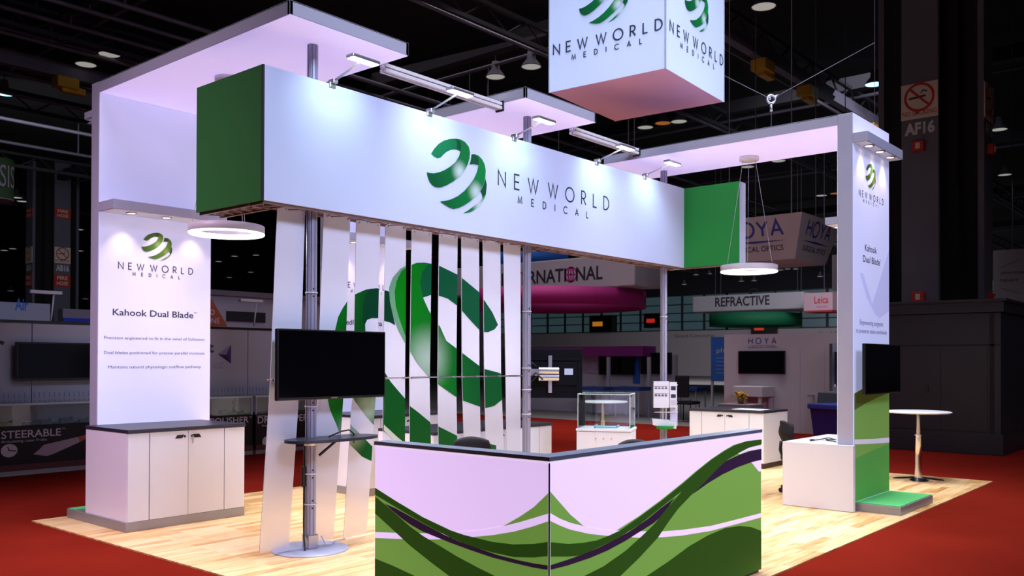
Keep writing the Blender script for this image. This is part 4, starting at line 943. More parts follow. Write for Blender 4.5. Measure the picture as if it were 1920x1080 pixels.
m_ = MB(o3); m_.box(3.62, 4.4, Y - 0.03, Y, at(150, 606, 'Y', Y).z, at(150, 597, 'Y', Y).z, mat('strong_blue', (30, 60, 190), 0.6)); m_.build('blue_band', t)
Y = 13.0
P = [at(x, y, 'Y', Y) for x, y in ((380, 612), (427, 612), (398, 562), (380, 545))]
c = (P[0].x, Y, P[0].z); t = thing('standing_sign', 'orange triangular sign right of the left tall wall', 'sign', (c[0], Y, -0.012))
F = face_y(Y); o3 = (c[0], Y, -0.012)
m_ = MB(o3); m_.prism([(p.x, p.z) for p in P], F, -0.05, 0, mat('orange_board', (190, 88, 48), 0.6)); m_.build('sign_board', t)
m_ = MB(o3); m_.box(P[0].x, P[0].x + 0.05, Y, Y + 0.05, -0.012, P[0].z + 0.1, FRAMEM); m_.build('sign_leg', t)
m_ = MB(o3); q = at(396, 606, 'Y', Y); m_.text(F, 'ONE', q.x - 0.12, q.z, 0.3, 0.1, LETW, 0.004, 0.01); q = at(396, 590, 'Y', Y); m_.text(F, 'O', q.x - 0.03, q.z, 0.1, 0.1, LETW, 0.004, 0.01); m_.build('lettering', t)
Y = 16.0; a, b = at(398, 553, 'Y', Y), at(512, 616, 'Y', Y); o3 = ((a.x + b.x) / 2, Y + 1, -0.012)
t = thing('exhibit_wall', 'pale booth tower with a dark slot, between the left wall and the first strip', 'wall', o3)
m_ = MB(o3); m_.box(a.x - 0.3, b.x + 2.4, Y, Y + 1.5, -0.012, a.z, BGW); m_.build('tower_body', t)
m_ = MB(o3); m_.box(a.x - 0.8, b.x + 2.6, Y - 0.1, Y + 1.6, a.z, a.z + 0.12, mat('grey_cap', (120, 112, 124), 0.7)); m_.build('cornice', t)
p, q = at(424, 583, 'Y', Y), at(497, 605, 'Y', Y); m_ = MB(o3); m_.box(p.x, q.x, Y - 0.02, Y, q.z, p.z, mat('dark_slot', (40, 34, 40), 0.7)); m_.build('dark_slot', t)
def desk_lamp_arm(label, px, py, Y):
    p = at(px, py, 'Y', Y); t = thing('spot_arm', label, 'lamp', p)
    m_ = MB(p); m_.tube([p, p + Vector((0.02, -0.05, 0.42))], 0.014, LETW, 6); m_.build('arm', t)
    m_ = MB(p); m_.box(p.x - 0.32, p.x + 0.12, p.y - 0.1, p.y + 0.0, p.z + 0.41, p.z + 0.46, LETW); m_.build('lamp_head', t, 0.01)
Y = 10.7; desk_lamp_arm('white arm lamp on top of the booth wall, in front of the left column', 95, 606, 10.7)
desk_lamp_arm('white arm lamp on top of the booth wall, near the orange sign', 476, 612, 10.72)

# ================================================================== THE BOOTH
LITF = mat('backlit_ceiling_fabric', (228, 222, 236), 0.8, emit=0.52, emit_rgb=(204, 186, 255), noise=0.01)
RGLOW = mat('ring_diffuser', (255, 255, 255), 0.5, emit=4.0, emit_rgb=(244, 244, 255))
GRAPH = mat('lightbox_fabric', (226, 218, 244), 0.8, emit=0.31, emit_rgb=(188, 206, 255), noise=0.01, scale=1.0)
ROSE = mat('white_powder_coat', (226, 222, 228), 0.4)

def downlight(parent, p, off):
    m_ = MB(off); p = Vector(p)
    m_.lathe([(0.052, 0.004), (0.052, -0.008), (0.040, -0.008), (0.034, 0.004)], p, ALU, 24); o = m_.build('downlight', parent)
    m2 = MB(off); m2.cyl(p + Vector((0, 0, -0.004)), p + Vector((0, 0, 0.0)), 0.036, n=20, material=WARMGLOW); m2.build('lens', o)

def soffit(parent, off, x0, x1, y0, y1, z0, z1, ny):
    """shelf y0..y1 whose open edge is y0; lamps in its underside"""
    m_ = MB(off); m_.box(x0, x1, y0, y1, z0, z1, FRAMEM); o = m_.build('light_shelf', parent, 0.003)
    m_ = MB(off); m_.box(x0 + 0.012, x1 - 0.012, min(y0, y1) + 0.012, max(y0, y1) - 0.005, z0 - 0.003, z0 + 0.002, WHITE); m_.build('underside_board', o)
    w = x1 - x0; ym = y0 + (y1 - y0) * 0.42
    for f in (0.2, 0.5, 0.8):
        x = x0 + w * f
        downlight(o, (x, ym, z0 - 0.003), off)
        spot('shelf_downlight', (x, ym, z0 - 0.02), (x, ym + (y1 - y0) * 0.62, z0 - 1.0), 8, (1.0, 0.84, 0.62), 80, 0.9, 0.02)

def arch(name, label, x0, w, yin, sgn, zt, canopy, base_in, base_out, inz, outz, deps, prints):
    """tall wall with a canopy: yin = plane of its inner face, sgn = -1 when the inner face looks to -Y"""
    off = (x0 + w / 2, yin, 0); x1 = x0 + w
    yout = yin - sgn * 0.15
    t = thing(name, label, 'canopy wall', off)
    m_ = MB(off)
    for a, b in ((x0, x0 + 0.035), (x1 - 0.035, x1)): m_.box(a, b, yin, yout, 0.083, zt, FRAMEM)
    m_.box(x0 + 0.03, x1 - 0.03, yin - sgn * 0.012, yout + sgn * 0.012, 0.083, zt - 0.005, FRAMEM)
    m_.build('wall_frame', t, 0.004)
    Fi = face_y(yin) if sgn < 0 else Frame((0, yin, 0), (-1, 0, 0))
    Fo = Frame((0, yout, 0), (-1, 0, 0)) if sgn < 0 else face_y(yout)
    yc = yin + sgn * canopy
    for nm, F, ys in (('inner_graphic', Fi, yin), ('outer_graphic', Fo, yout)):
        a, b = (x0, x1) if F.u.x > 0 else (-x1, -x0)
        m_ = MB(off); m_.fbox(F, a + 0.006, b - 0.006, 0.09, zt - 0.11 if nm == 'inner_graphic' else zt - 0.004, 0.0, 0.006, GRAPH)
        prints.get(nm, lambda *q: None)(m_, F)
        m_.build(nm, t)
    m_ = MB(off)
    m_.box(x0, x0 + 0.03, yin, yc, zt - 0.104, zt, FRAMEM); m_.box(x1 - 0.03, x1, yin, yc, zt - 0.104, zt, FRAMEM)
    m_.box(x0, x1, yc, yc - sgn * 0.03, zt - 0.104, zt, FRAMEM); m_.box(x0, x1, yin, yc, zt - 0.012, zt, FRAMEM)
    m_.build('canopy_frame', t, 0.003)
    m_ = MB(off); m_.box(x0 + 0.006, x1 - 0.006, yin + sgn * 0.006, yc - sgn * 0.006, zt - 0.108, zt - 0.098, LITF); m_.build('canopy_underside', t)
    # plinth with turf
    yb0, yb1 = yin + sgn * base_in, yout - sgn * base_out
    bx0, bx1 = x0 - 0.13, x1 + 0.012
    if sgn > 0: bx0, bx1 = 5.62, 6.69
    m_ = MB(off); m_.box(bx0, bx1 - (0.14 if sgn < 0 else 0), yb0, yb1, 0, 0.083, STEEL)
    if sgn < 0: m_.box(bx1 - 0.14, bx1, yin, yb1, 0, 0.083, STEEL)
    m_.build('plinth', t, 0.003)
    m_ = MB(off); m_.box(bx0 + 0.012, bx1 - 0.012, yout, yb1 + sgn * 0.012, 0.083, 0.09, TURF); m_.build('turf', t)
    if inz: soffit(t, off, x0 - 0.0, x1 + 0.0, yin + sgn * deps[0], yin, *inz, sgn)
    if outz: soffit(t, off, x0 - 0.0, x1 + 0.0, yout - sgn * deps[1], yout, *outz, -sgn)
    return t

def logo_wall(m_, F, cx, zw=2.363, k=1.0, style='olive'):
    """emblem over the two word lines; zw = baseline of NEW WORLD"""
    emblem(m_, F, cx, zw + 0.247 * k, 0.275 * k, 0.0075, style)
    m_.words(F, 'NEW WORLD', cx - 0.385 * k, cx + 0.385 * k, zw, 0.062 * k, 0.0095 * k, INK, 0.0075)
    m_.words(F, 'MEDICAL', cx - 0.245 * k, cx + 0.245 * k, zw - 0.056 * k, 0.031 * k, 0.0065 * k, INK, 0.0075)

def print_left(m_, F):
    logo_wall(m_, F, 0.996)
    m_.text(F, 'Kahook Dual Blade', 0.559, 1.918, 0.832, 0.060, INK, 0.0075, 0.014); m_.text(F, 'TM', 1.395, 1.965, 0.035, 0.016, INK, 0.0075)
    m_.text(F, 'Precision engineered to fit in the canal of Schlemm', 0.479, 1.690, 1.037, 0.027, INK, 0.0075)
    m_.text(F, 'Dual blades positioned for precise parallel incisions', 0.479, 1.549, 1.040, 0.027, INK, 0.0075)
    m_.text(F, 'Maintains natural physiologic outflow pathway', 0.518, 1.411, 0.962, 0.027, INK, 0.0075)
DX = 2.684
def print_mid(m_, F):
    logo_wall(m_, F, 0.996 + DX)
    m_.text(F, 'Ahmed\u00ae Glaucoma Valve', 0.50 + DX, 1.918, 0.97, 0.060, INK, 0.0075, 0.014)
    m_.text(F, 'Preferred by surgeons', 0.62 + DX, 1.690, 0.7, 0.027, INK, 0.0075)
def print_right(m_, F):
    clip = [(5.572, 0.095), (6.658, 0.095), (6.658, 3.98), (5.572, 3.98)]
    for k, (key, mm) in enumerate((('G', mat('leaf_green_print', (122, 168, 78), 0.7, emit=0.22)), ('D', mat('grass_green_print', (84, 158, 72), 0.7, emit=0.22)), ('B', mat('olive_brown_print', (86, 96, 40), 0.7, emit=0.22)), ('S', mat('white_print_band', (226, 218, 240), 0.7, emit=0.22)))):
        m_.poly(F, RW[key], mm, 0.0070 + k * 0.0006, clip)
    emblem(m_, F, 6.07, 3.43, 0.265, 0.0075, 'olive')
    m_.words(F, 'NEW WORLD', 5.725, 6.475, 3.186, 0.060, 0.0095, INK, 0.0075); m_.words(F, 'MEDICAL', 5.851, 6.32, 3.135, 0.029, 0.0065, INK, 0.0075)
    m_.text(F, 'Kahook', 5.90, 2.640, 0.36, 0.066, INK, 0.0075, 0.008); m_.text(F, 'Dual Blade', 5.845, 2.522, 0.515, 0.066, INK, 0.0075, 0.008); m_.text(F, 'TM', 6.365, 2.57, 0.03, 0.016, INK, 0.0075)
    m_.text(F, 'Empowering surgeons', 5.751, 1.875, 0.71, 0.050, mat('violet_ink', (110, 100, 150), 0.6), 0.0075); m_.text(F, 'to preserve vision worldwide', 5.644, 1.79, 0.94, 0.046, MATS['violet_ink'], 0.0075)
    LV = mat('pale_lilac_print', (208, 206, 238), 0.8, emit=0.26, emit_rgb=(176, 190, 248))
    m_.poly(F, [(6.12, 2.10), (6.658, 2.72), (6.658, 2.05), (6.36, 1.96), (6.2, 2.0), (5.95, 2.16), (5.75, 2.40), (5.85, 2.40)], LV, 0.0068, clip)

archL = arch('canopy_wall', 'tall white canopy wall with kahook dual blade lettering, behind the front left cabinet', 0.418, 1.171, 5.711, -1, 4.109, 2.975, 0.838, 0.166, (2.885, 2.972), (3.80, 3.865), (0.30, 0.155), {'inner_graphic': print_left})
archM = arch('canopy_wall', 'tall white canopy wall mostly hidden behind the frosted strips, with the small middle canopy', 0.418 + DX, 1.171, 5.711, -1, 4.109, 2.975, 0.838, 0.166, (2.885, 2.972), (3.80, 3.865), (0.30, 0.155), {'inner_graphic': print_mid})
archR = arch('canopy_wall', 'tall white canopy wall with green waves, right of the white desk', 5.562, 1.106, 0.669, 1, 3.996, 2.88, 0.02, 0.445, (2.893, 2.965), (3.690, 3.788), (0.13, 0.15), {'outer_graphic': print_right})

# ------------------------------------------------------------------ poles
def octo(m_, x, y, z0, z1, r, material):
    pts = []
    for i in range(8):
        a = 2 * PI * i / 8 + PI / 8
        for s_ in (-0.22, 0.22): pts.append((r * math.cos(a + s_), r * math.sin(a + s_)))
        a2 = a + PI / 8
        pts.append((r * 0.90 * math.cos(a2 - 0.07), r * 0.90 * math.sin(a2 - 0.07))); pts.append((r * 0.78 * math.cos(a2), r * 0.78 * math.sin(a2))); pts.append((r * 0.90 * math.cos(a2 + 0.07), r * 0.90 * math.sin(a2 + 0.07)))
    n = len(pts)
    m_.add([(x + a, y + b, z0) for a, b in pts] + [(x + a, y + b, z1) for a, b in pts], [(i, (i + 1) % n, (i + 1) % n + n, i + n) for i in range(n)] + [tuple(reversed(range(n))), tuple(range(n, 2 * n))], material)
POLES = [(0.92, 3.13, 'extruded metal pole carrying the big black screen and oval shelf'), (3.635, 3.15, 'extruded metal pole right of the last frosted strip, holding the monitor arm'), (6.345, 3.15, 'extruded metal pole carrying the brochure holder')]
for i, (x, y, lab) in enumerate(POLES):
    off = (x, y, 0); t = thing('support_pole', lab, 'pole', off, group='metal poles under the long header')
    m_ = MB(off); octo(m_, x, y, 0.012, 4.0 if i < 2 else 3.89, 0.043, POLEM); m_.build('post', t)
    m_ = MB(off); m_.lathe([(0.0, 0.0), (0.30, 0.0), (0.30, 0.008), (0.292, 0.013), (0.0, 0.013)], off, mat('pale_steel_plate', (176, 184, 206), 0.4, metal=0.3, noise=0.03), 64); m_.build('base_plate', t)
    m_ = MB(off); m_.box(x - 0.046, x + 0.046, y - 0.046, y + 0.046, 0.013, 0.12, ALU); m_.build('foot_socket', t, 0.006)
    for z in ((2.03, 1.13, 0.60, 0.36) if i == 0 else (2.0, 1.42, 1.2, 0.95) if i == 1 else (2.05,)):
        m_ = MB(off); m_.lathe([(0.043, -0.005), (0.050, -0.005), (0.050, 0.005), (0.043, 0.005)], (x, y, z), mat('pale_clamp', (214, 214, 220), 0.4), 16, closed=True); m_.build('collar', t)
        for dz in (-0.03, 0.03):
            m_ = MB(off); m_.cyl((x - 0.01, y - 0.036, z + dz), (x - 0.012, y - 0.047, z + dz), 0.006, n=10, material=BLACKP); m_.build('screw', t)

# ------------------------------------------------------------------ long header sign
HX0, HX1, HY, HZ0, HZ1 = 0.372, 6.56, 2.98, 2.676, 3.677
HYB, HYF, TH = 3.89, 2.235, 0.18
off = ((HX0 + HX1) / 2, HY, HZ0)
t = thing('header_sign', 'long white fabric header with green globe emblem and green ends, across the booth', 'sign', off)
F = face_y(HY)
m_ = MB(off); m_.box(HX0 + 0.004, HX1, HY, HY + 0.02, HZ0, HZ1, FABRIC); m_.build('front_panel', t)
m_ = MB(off); emblem(m_, F, 2.4305, 3.183, 0.672, 0.0015); m_.build('emblem', t)
m_ = MB(off)
m_.words(F, 'NEW WORLD', 2.99, 4.868, 3.181, 0.143, 0.017, INKN, 0.0015); m_.words(F, 'MEDICAL', 3.285, 4.473, 3.046, 0.068, 0.0125, INKN, 0.0015)
m_.build('lettering', t)
m_ = MB(off); m_.box(HX0 - 0.012, HX0 + 0.008, HY + 0.001, HYB, HZ0, HZ1, GREEND); m_.box(HX0 - 0.014, HX0 + 0.002, HY - 0.002, HY + 0.012, HZ0, HZ1, mat('dark_seam', (24, 32, 34), 0.7)); m_.build('left_return', t)
m_ = MB(off); m_.box(HX1 - 0.005, HX1 + 0.015, HYF, HY + 0.01, HZ0, HZ1, GREENB); m_.build('right_return', t)
m_ = MB(off); m_.box(HX1 + 0.016, HX1 + TH, HYF, HYF + 0.02, HZ0, HZ1, FABRIC); m_.box(HX1 + TH - 0.02, HX1 + TH, HYF + 0.02, HY + 0.25, HZ0, HZ1, FABRIC); m_.build('right_end_panel', t)
m_ = MB(off); m_.box(HX0 + 0.25, HX1 + 0.08, HY + 0.235, HY + 0.25, HZ0, HZ1, FABRIC); m_.box(HX0 + 0.235, HX0 + 0.25, HY + 0.24, HYB, HZ0, HZ1, GREEND); m_.build('back_panel', t)
TRUSS = mat('bare_truss_metal', (150, 120, 116), 0.45, metal=0.5)
m_ = MB(off)
zt = HZ0 - 0.008
for y in (HY + 0.03, HY + 0.21): m_.box(HX0 + 0.01, HX1 + 0.07, y - 0.012, y + 0.012, zt - 0.012, zt + 0.012, TRUSS)
n = 30
for i in range(n):
    a = HX0 + 0.03 + (HX1 - HX0) * i / n; b = HX0 + 0.03 + (HX1 - HX0) * (i + 1) / n
    m_.tube([(a, HY + 0.03, zt), ((a + b) / 2, HY + 0.21, zt), (b, HY + 0.03, zt)], 0.006, TRUSS, 6)
for x in (HX0 + 0.03, HX0 + 0.21): m_.box(x - 0.012, x + 0.012, HY + 0.03, HYB, zt - 0.012, zt + 0.012, TRUSS)
for i in range(5):
    a = HY + 0.25 + (HYB - HY - 0.27) * i / 5; b = HY + 0.25 + (HYB - HY - 0.27) * (i + 1) / 5
    m_.tube([(HX0 + 0.03, a, zt), (HX0 + 0.21, (a + b) / 2, zt), (HX0 + 0.03, b, zt)], 0.006, TRUSS, 6)
m_.box(HX1 + 0.01, HX1 + 0.09, HYF + 0.02, HY, zt - 0.004, zt + 0.008, TRUSS)
m_.build('truss_frame', t)

# arm lamps clamped on the header
def arm_lamp():
    t = thing('arm_lamp', '', 'lamp')
    m_ = MB(); m_.box(-0.03, 0.03, -0.015, 0.05, -0.03, 0.012, ALU); m_.box(-0.022, 0.022, -0.05, 0.02, 0.0, 0.035, ALU); m_.build('clamp', t, 0.004)
    m_ = MB(); m_.tube([(0.004, -0.02, 0.02), (0.0, -0.36, 0.105)], 0.008, ALU, 8); m_.tube([(-0.012, -0.02, 0.015), (-0.004, -0.33, 0.10)], 0.005, ALU, 6); m_.build('arm', t)
    m_ = MB(); m_.box(-0.135, 0.135, -0.42, -0.335, 0.10, 0.128, ALU); h = m_.build('lamp_head', t, 0.008)
    m_ = MB(); m_.box(-0.125, 0.125, -0.412, -0.343, 0.095, 0.101, GLOW); m_.build('diffuser', h)
    return t
ARM = [(0.995, 'arm lamp on the header, leftmost, nearest the green left end'), (2.063, 'arm lamp on the header just left of the globe emblem'), (3.221, 'arm lamp on the header beside the middle pole'), (4.628, 'arm lamp on the header below the right crossbar'), (5.616, 'arm lamp on the header, rightmost, near the bright green end')]
a0 = None
for x, lab in ARM:
    if a0 is None: a0 = arm_lamp(); o = a0; o.location = (x, HY, HZ1); o['label'] = lab; o['group'] = 'arm lamps on the header'
    else: copy_tree(a0, (x, HY, HZ1), 0, lab, 'arm lamps on the header')
    spot('header_arm_lamp', (x, HY - 0.38, HZ1 + 0.085), (x, HY + 0.05, HZ1 - 0.22), 11.5, (0.66, 0.95, 1.0), 120, 1.0, 0.05)

# crossbars between the canopies
for x0, x1, lab in ((1.589, 3.10, 'white crossbar from the big left canopy to the middle canopy'), (4.275, 5.562, 'white crossbar from the middle canopy to the right canopy')):
    o3 = (x0, 3.05, 3.97); t = thing('crossbar', lab, 'bar', o3, group='crossbars between the canopies')
    m_ = MB(o3)
    for dy in (-0.024, 0.024):
        for dz in (-0.02, 0.02): m_.box(x0, x1, 3.05 + dy - 0.016, 3.05 + dy + 0.016, 3.97 + dz - 0.014, 3.97 + dz + 0.014, ROSE)
    m_.box(x0, x1, 3.05 - 0.03, 3.05 + 0.03, 3.96, 3.98, ALU); m_.build('profile', t)
    m_ = MB(o3); m_.box(x1 - 0.02, x1, 3.0, 3.1, 3.92, 4.02, BLACKP); m_.build('end_bracket', t, 0.003)

# ------------------------------------------------------------------ ring pendants
def ring(label, x, y, z, zc):
    off = (x, y, z); t = thing('ring_pendant', label, 'pendant lamp', off, group='white ring pendants')
    m_ = MB(off); m_.lathe([(0.318, -0.026), (0.325, -0.022), (0.325, 0.042), (0.318, 0.046), (0.282, 0.046), (0.276, 0.042), (0.276, 0.004)], off, ROSE, 72); m_.build('ring_body', t)
    m_ = MB(off); m_.lathe([(0.276, 0.004), (0.276, -0.030), (0.282, -0.036), (0.318, -0.036), (0.325, -0.030), (0.325, -0.022)], off, RGLOW, 72); m_.build('diffuser', t)
    m_ = MB(off); m_.lathe([(0.0, -0.05), (0.10, -0.05), (0.112, -0.04), (0.112, 0.0), (0.0, 0.0)], (x, y, zc), ROSE, 40); m_.build('ceiling_rose', t)
    l_ = area('ring_lamp', (x, y, z - 0.06), (x, y + 0.0001, 0), 0.55, 0.55, 22, (0.95, 0.93, 1.0)); l_.data.shape = 'DISK'
    for i in range(3):
        a = 2 * PI * i / 3 + 0.5; m_ = MB(off); m_.tube([(x + 0.29 * math.cos(a), y + 0.29 * math.sin(a), z + 0.05), (x + 0.08 * math.cos(a), y + 0.08 * math.sin(a), zc - 0.045)], 0.0025, ALU, 5); m_.build('wire', t)
ring('white ring pendant lamp under the left canopy, below the green header end', 0.946, 4.385, 2.64, 4.001)
ring('white ring pendant lamp hanging from the right canopy', 6.30, 1.98, 2.57, 3.888)

# ------------------------------------------------------------------ hanging cube
A = Vector((5.123, 2.401)); off = (A.x, A.y, 4.72)
t = thing('hanging_cube', 'white hanging fabric cube sign with green globe emblems on its sides', 'sign', off, R(4.0))
w1, w2, h = 1.59, 1.546, 1.62
m_ = MB(); m_.box(0.004, w1 - 0.004, 0.004, w2 - 0.004, 0.004, h, FABRIC); m_.build('fabric_body', t)
m_ = MB(); m_.box(0.006, w1 - 0.006, 0.006, w2 - 0.006, 0.001, 0.004, mat('bounce_tinted_fabric', (204, 146, 172), 0.8, noise=0.04, scale=1.5)); m_.build('bounce_tinted_underside', t)  # white underside tinted mauve, shade and carpet bounce put into the colour
m_ = MB()
for x, y in ((0, 0), (w1, 0), (0, w2), (w1, w2)): m_.box(x - 0.006, x + 0.006, y - 0.006, y + 0.006, 0, h, FRAMEM)
m_.build('corner_frame', t)
for F, a0_, a1_, sw in ((Frame((0, 0, 0), (0, -1, 0)), -1.486, -0.046, 1), (Frame((0, 0, 0), (1, 0, 0)), 0.098, 1.557, 1)):
    m_ = MB(); m_.words(F, 'NEW WORLD', a0_, a1_, 0.445, 0.118, 0.017, INKN, 0.0015); mid = (a0_ + a1_) / 2; m_.words(F, 'MEDICAL', mid - 0.46, mid + 0.47, 0.336, 0.058, 0.011, INKN, 0.0015); m_.build('lettering', t)
    m_ = MB(); emblem(m_, F, mid - 0.03, 0.945, 0.56); m_.build('emblem', t)
for x, y in ((0.1, 0.1), (w1 - 0.1, 0.1), (0.1, w2 - 0.1), (w1 - 0.1, w2 - 0.1)):
    m_ = MB(); m_.cyl((x, y, h), (x, y, 10.6 - 4.72), 0.006, n=6, material=ALU); m_.build('hanging_cable', t)
# rigging ring with its cables above the right canopy
b = at(1446, 233, 'X', 5.62); rz = at_z(b.x, b.y, 186)
off = (b.x, b.y, b.z); t = thing('rigging_bridle', 'steel rigging ring with cables above the right canopy', 'rigging', off)
bz = 3.99
rg = Vector((b.x, b.y, rz))
m_ = MB(off); m_.lathe([(0.042 + 0.012 * math.cos(2 * PI * i / 10), 0.012 * math.sin(2 * PI * i / 10)) for i in range(10)], (0, 0, 0), ALU, 28, closed=True)
Tm = Matrix.Translation(rg) @ Matrix.Rotation(YAW, 4, 'Z') @ Matrix.Rotation(PI / 2, 4, 'Y')
m_.v = [Tm @ p for p in m_.v]; m_.build('eye_ring', t)
d1 = at(1640, 80, 'X', 7.6); d2 = at(1374, 150, 'X', 7.4)
for q in (d1, d2, Vector((b.x, b.y, bz))):
    m_ = MB(off); m_.tube([rg + (q - rg).normalized() * 0.05, q if q is not d2 else rg + (q - rg) * ((10.4 - rz) / (q.z - rz))], 0.0035, DARKR, 6); m_.build('steel_cable', t)
    dq = (q - rg).normalized(); m_ = MB(off); m_.tube([rg + dq * 0.06, rg + dq * 0.13], 0.014, ALU, 8); m_.build('shackle', t)

m_ = MB(off); m_.tube([(d1.x, d1.y, d1.z - 1.0), (d1.x, d1.y, 10.58)], 0.004, DARKR, 6); m_.build('steel_cable', t)
# ------------------------------------------------------------------ frosted strips
SL = [  # x at top-left, top-right, joint-left, joint-right, foot-left, foot-right; z at top, foot
    (0.624, 0.884, 0.569, 0.842, 0.480, 0.745, 2.70, 0.035), (1.066, 1.339, 1.018, 1.286, 0.965, 1.180, 2.685, 0.045), (1.405, 1.668, 1.379, 1.636, 1.285, 1.530, 2.674, 0.03),
    (1.728, 1.969, 1.708, 1.964, 1.715, 1.970, 2.678, 0.03), (2.039, 2.290, 2.019, 2.266, 2.032, 2.308, 2.666, 0.03), (2.382, 2.628, 2.371, 2.615, 2.398, 2.650, 2.668, 0.03),
    (2.680, 2.926, 2.695, 2.938, 2.760, 2.985, 2.67, 0.03), (2.981, 3.240, 3.009, 3.256, 3.062, 3.345, 2.673, 0.03), (3.287, 3.553, 3.329, 3.560, 3.360, 3.566, 2.68, 0.03)]
SLAB = ['first frosted strip from the left, reddish and clear toward its foot', 'second frosted strip, just right of the pole behind the black screen', 'third frosted strip, crossing the edge of the black screen', 'fourth frosted strip, right beside the black screen with pale rim of the big print', 'fifth frosted strip, bright green top of the big print', 'sixth frosted strip, wide green bend of the big print', 'seventh frosted strip, green bend running down to its right', 'eighth frosted strip, with the tip of the big green print', 'last frosted strip, plain, next to the middle pole']
YS = 3.17
def huv(a, b): return (a, b)
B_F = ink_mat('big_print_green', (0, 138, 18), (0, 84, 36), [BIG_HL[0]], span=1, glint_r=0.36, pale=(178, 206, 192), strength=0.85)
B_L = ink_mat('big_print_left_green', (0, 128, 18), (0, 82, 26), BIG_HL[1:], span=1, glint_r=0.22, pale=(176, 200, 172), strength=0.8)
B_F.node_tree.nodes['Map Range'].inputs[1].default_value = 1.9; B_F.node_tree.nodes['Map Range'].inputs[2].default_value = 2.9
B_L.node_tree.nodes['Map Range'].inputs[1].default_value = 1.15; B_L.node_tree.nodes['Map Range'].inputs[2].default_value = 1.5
B_B = mat('big_print_teal', (8, 92, 56), 0.4, spec=0.15); B_P = mat('big_print_pale', (112, 172, 130), 0.4, spec=0.15); B_D = mat('big_print_dark', (2, 66, 38), 0.4, spec=0.15); B_PL = mat('big_print_stone', (196, 206, 186), 0.4)
Fs = face_y(YS - 0.003)
for s_, lab in zip(SL, SLAB):
    tl, tr, jl, jr, fl, fr, zt, zf = s_
    zj = 1.343; off = ((jl + jr) / 2, YS, 0.0)
    t = thing('frosted_strip', lab, 'strip panel', off, group='frosted acrylic strips under the header')
    for nm, q in (('upper_panel', [(jl, zj + 0.008), (jr, zj + 0.008), (tr, zt), (tl, zt)]), ('lower_panel', [(fl, zf), (fr, zf), (jr, zj - 0.008), (jl, zj - 0.008)])):
        m_ = MB(off); m_.prism(q, Fs, -0.006, 0.0, SLAT)
        for k, (key, mm) in enumerate((('left', B_L), ('leftdark', B_D), ('rim', B_L), ('palelow', B_PL), ('back', B_B), ('pale', B_P), ('front', B_F))):
            m_.poly(Fs, BIG[key], mm, 0.0008 + k * 0.0005, q, uvf=huv)
        m_.build(nm, t)
    for x in (jl + 0.02, jr - 0.02):
        m_ = MB(off); m_.cyl((x, YS - 0.012, zj), (x, YS + 0.02, zj), 0.009, n=10, material=ALU); m_.build('clip', t)
    for x in (tl + 0.03, tr - 0.03):
        m_ = MB(off); m_.cyl((x, YS - 0.010, zt - 0.02), (x, YS + 0.004, zt - 0.02), 0.006, n=8, material=ALU); m_.build('top_pin', t)
o3 = (0.55, YS + 0.012, 1.343); t = thing('strip_rail', 'thin metal rail joining the frosted strips at mid height', 'rail', o3)
m_ = MB(o3); m_.tube([(0.55, YS + 0.012, 1.343), (3.63, YS + 0.012, 1.343)], 0.006, ALU, 8); m_.build('rod', t)

# ------------------------------------------------------------------ cabinets
def cabinet(name, label, loc, rotz, kick=False, group='white cabinets with dark tops', w=1.156):
    t = thing(name, label, 'cabinet', loc, rotz, group)
    d, h = 0.80, 0.803; o_ = w - 1.156; z0 = 0.075 if kick else 0.0
    m_ = MB(); m_.box(0, w, 0.018, d, z0, h - 0.03, WHITE); m_.build('carcass', t, 0.002)
    m_ = MB(); m_.box(-0.006, w + 0.006, -0.012, d, h - 0.03, h, DARKT); m_.build('worktop', t, 0.003)
    if kick: m_ = MB(); m_.box(0.015, w - 0.015, 0.04, d - 0.01, 0, z0, mat('dark_kickboard', (58, 48, 46), 0.5)); m_.build('kickboard', t)
    for a, b in ((0.0, 0.196), (0.938 + o_, w)): m_ = MB(); m_.box(a + 0.003, b - 0.003, 0.0, 0.018, z0 + 0.002, h - 0.034, WHITE); m_.build('side_panel', t, 0.001)
    for a, b, hx, lx in ((0.199, 0.567 + o_ / 2, 0.482 + o_ / 2, 0.532 + o_ / 2), (0.567 + o_ / 2, 0.935 + o_, 0.652 + o_ / 2, 0.602 + o_ / 2)):
        m_ = MB(); m_.box(a + 0.002, b - 0.002, 0.0, 0.018, z0 + 0.002, h - 0.034, WHITE); dr = m_.build('door', t, 0.001)
        F = Frame((0, 0, 0), (1, 0, 0)); s_ = 0.010 if hx < lx else -0.010
        m_ = MB(); m_.prism([(hx - 0.034 - s_, 0.700), (hx + 0.034 - s_, 0.700), (hx + 0.034 + s_, 0.732), (hx - 0.034 + s_, 0.732)], F, 0.0, 0.0025, BLACKP); m_.build('finger_pull', dr)
        m_ = MB(); m_.cyl((lx, 0, 0.717), (lx, -0.005, 0.717), 0.0105, n=16, material=BLACKP); lk = m_.build('lock', dr)
    m_ = MB(); m_.box(-0.006 + 0.19, 0.199, 0.0175, 0.0185, z0, h - 0.03, BLACKP); m_.box(0.934 + o_, 0.939 + o_, 0.0175, 0.0185, z0, h - 0.03, BLACKP); m_.build('shadow_gap', t)
    return t
cL = cabinet('cabinet', 'white cabinet standing on the steel plinth of the left wall, front left', (0.302, 4.873, 0.083), 0)
cM = cabinet('cabinet', 'white cabinet against the middle wall, seen between the frosted strips', (0.302 + DX, 4.873, 0.083), 0)
cB = cabinet('cabinet', 'long white cabinet behind the last frosted strips, left of the monitor pole', (2.65, 3.50, 0), 0, True, w=1.86)
cR = cabinet('cabinet', 'white cabinet behind the right end of the reception counter', (8.263, 3.852, 0), R(-90), True)
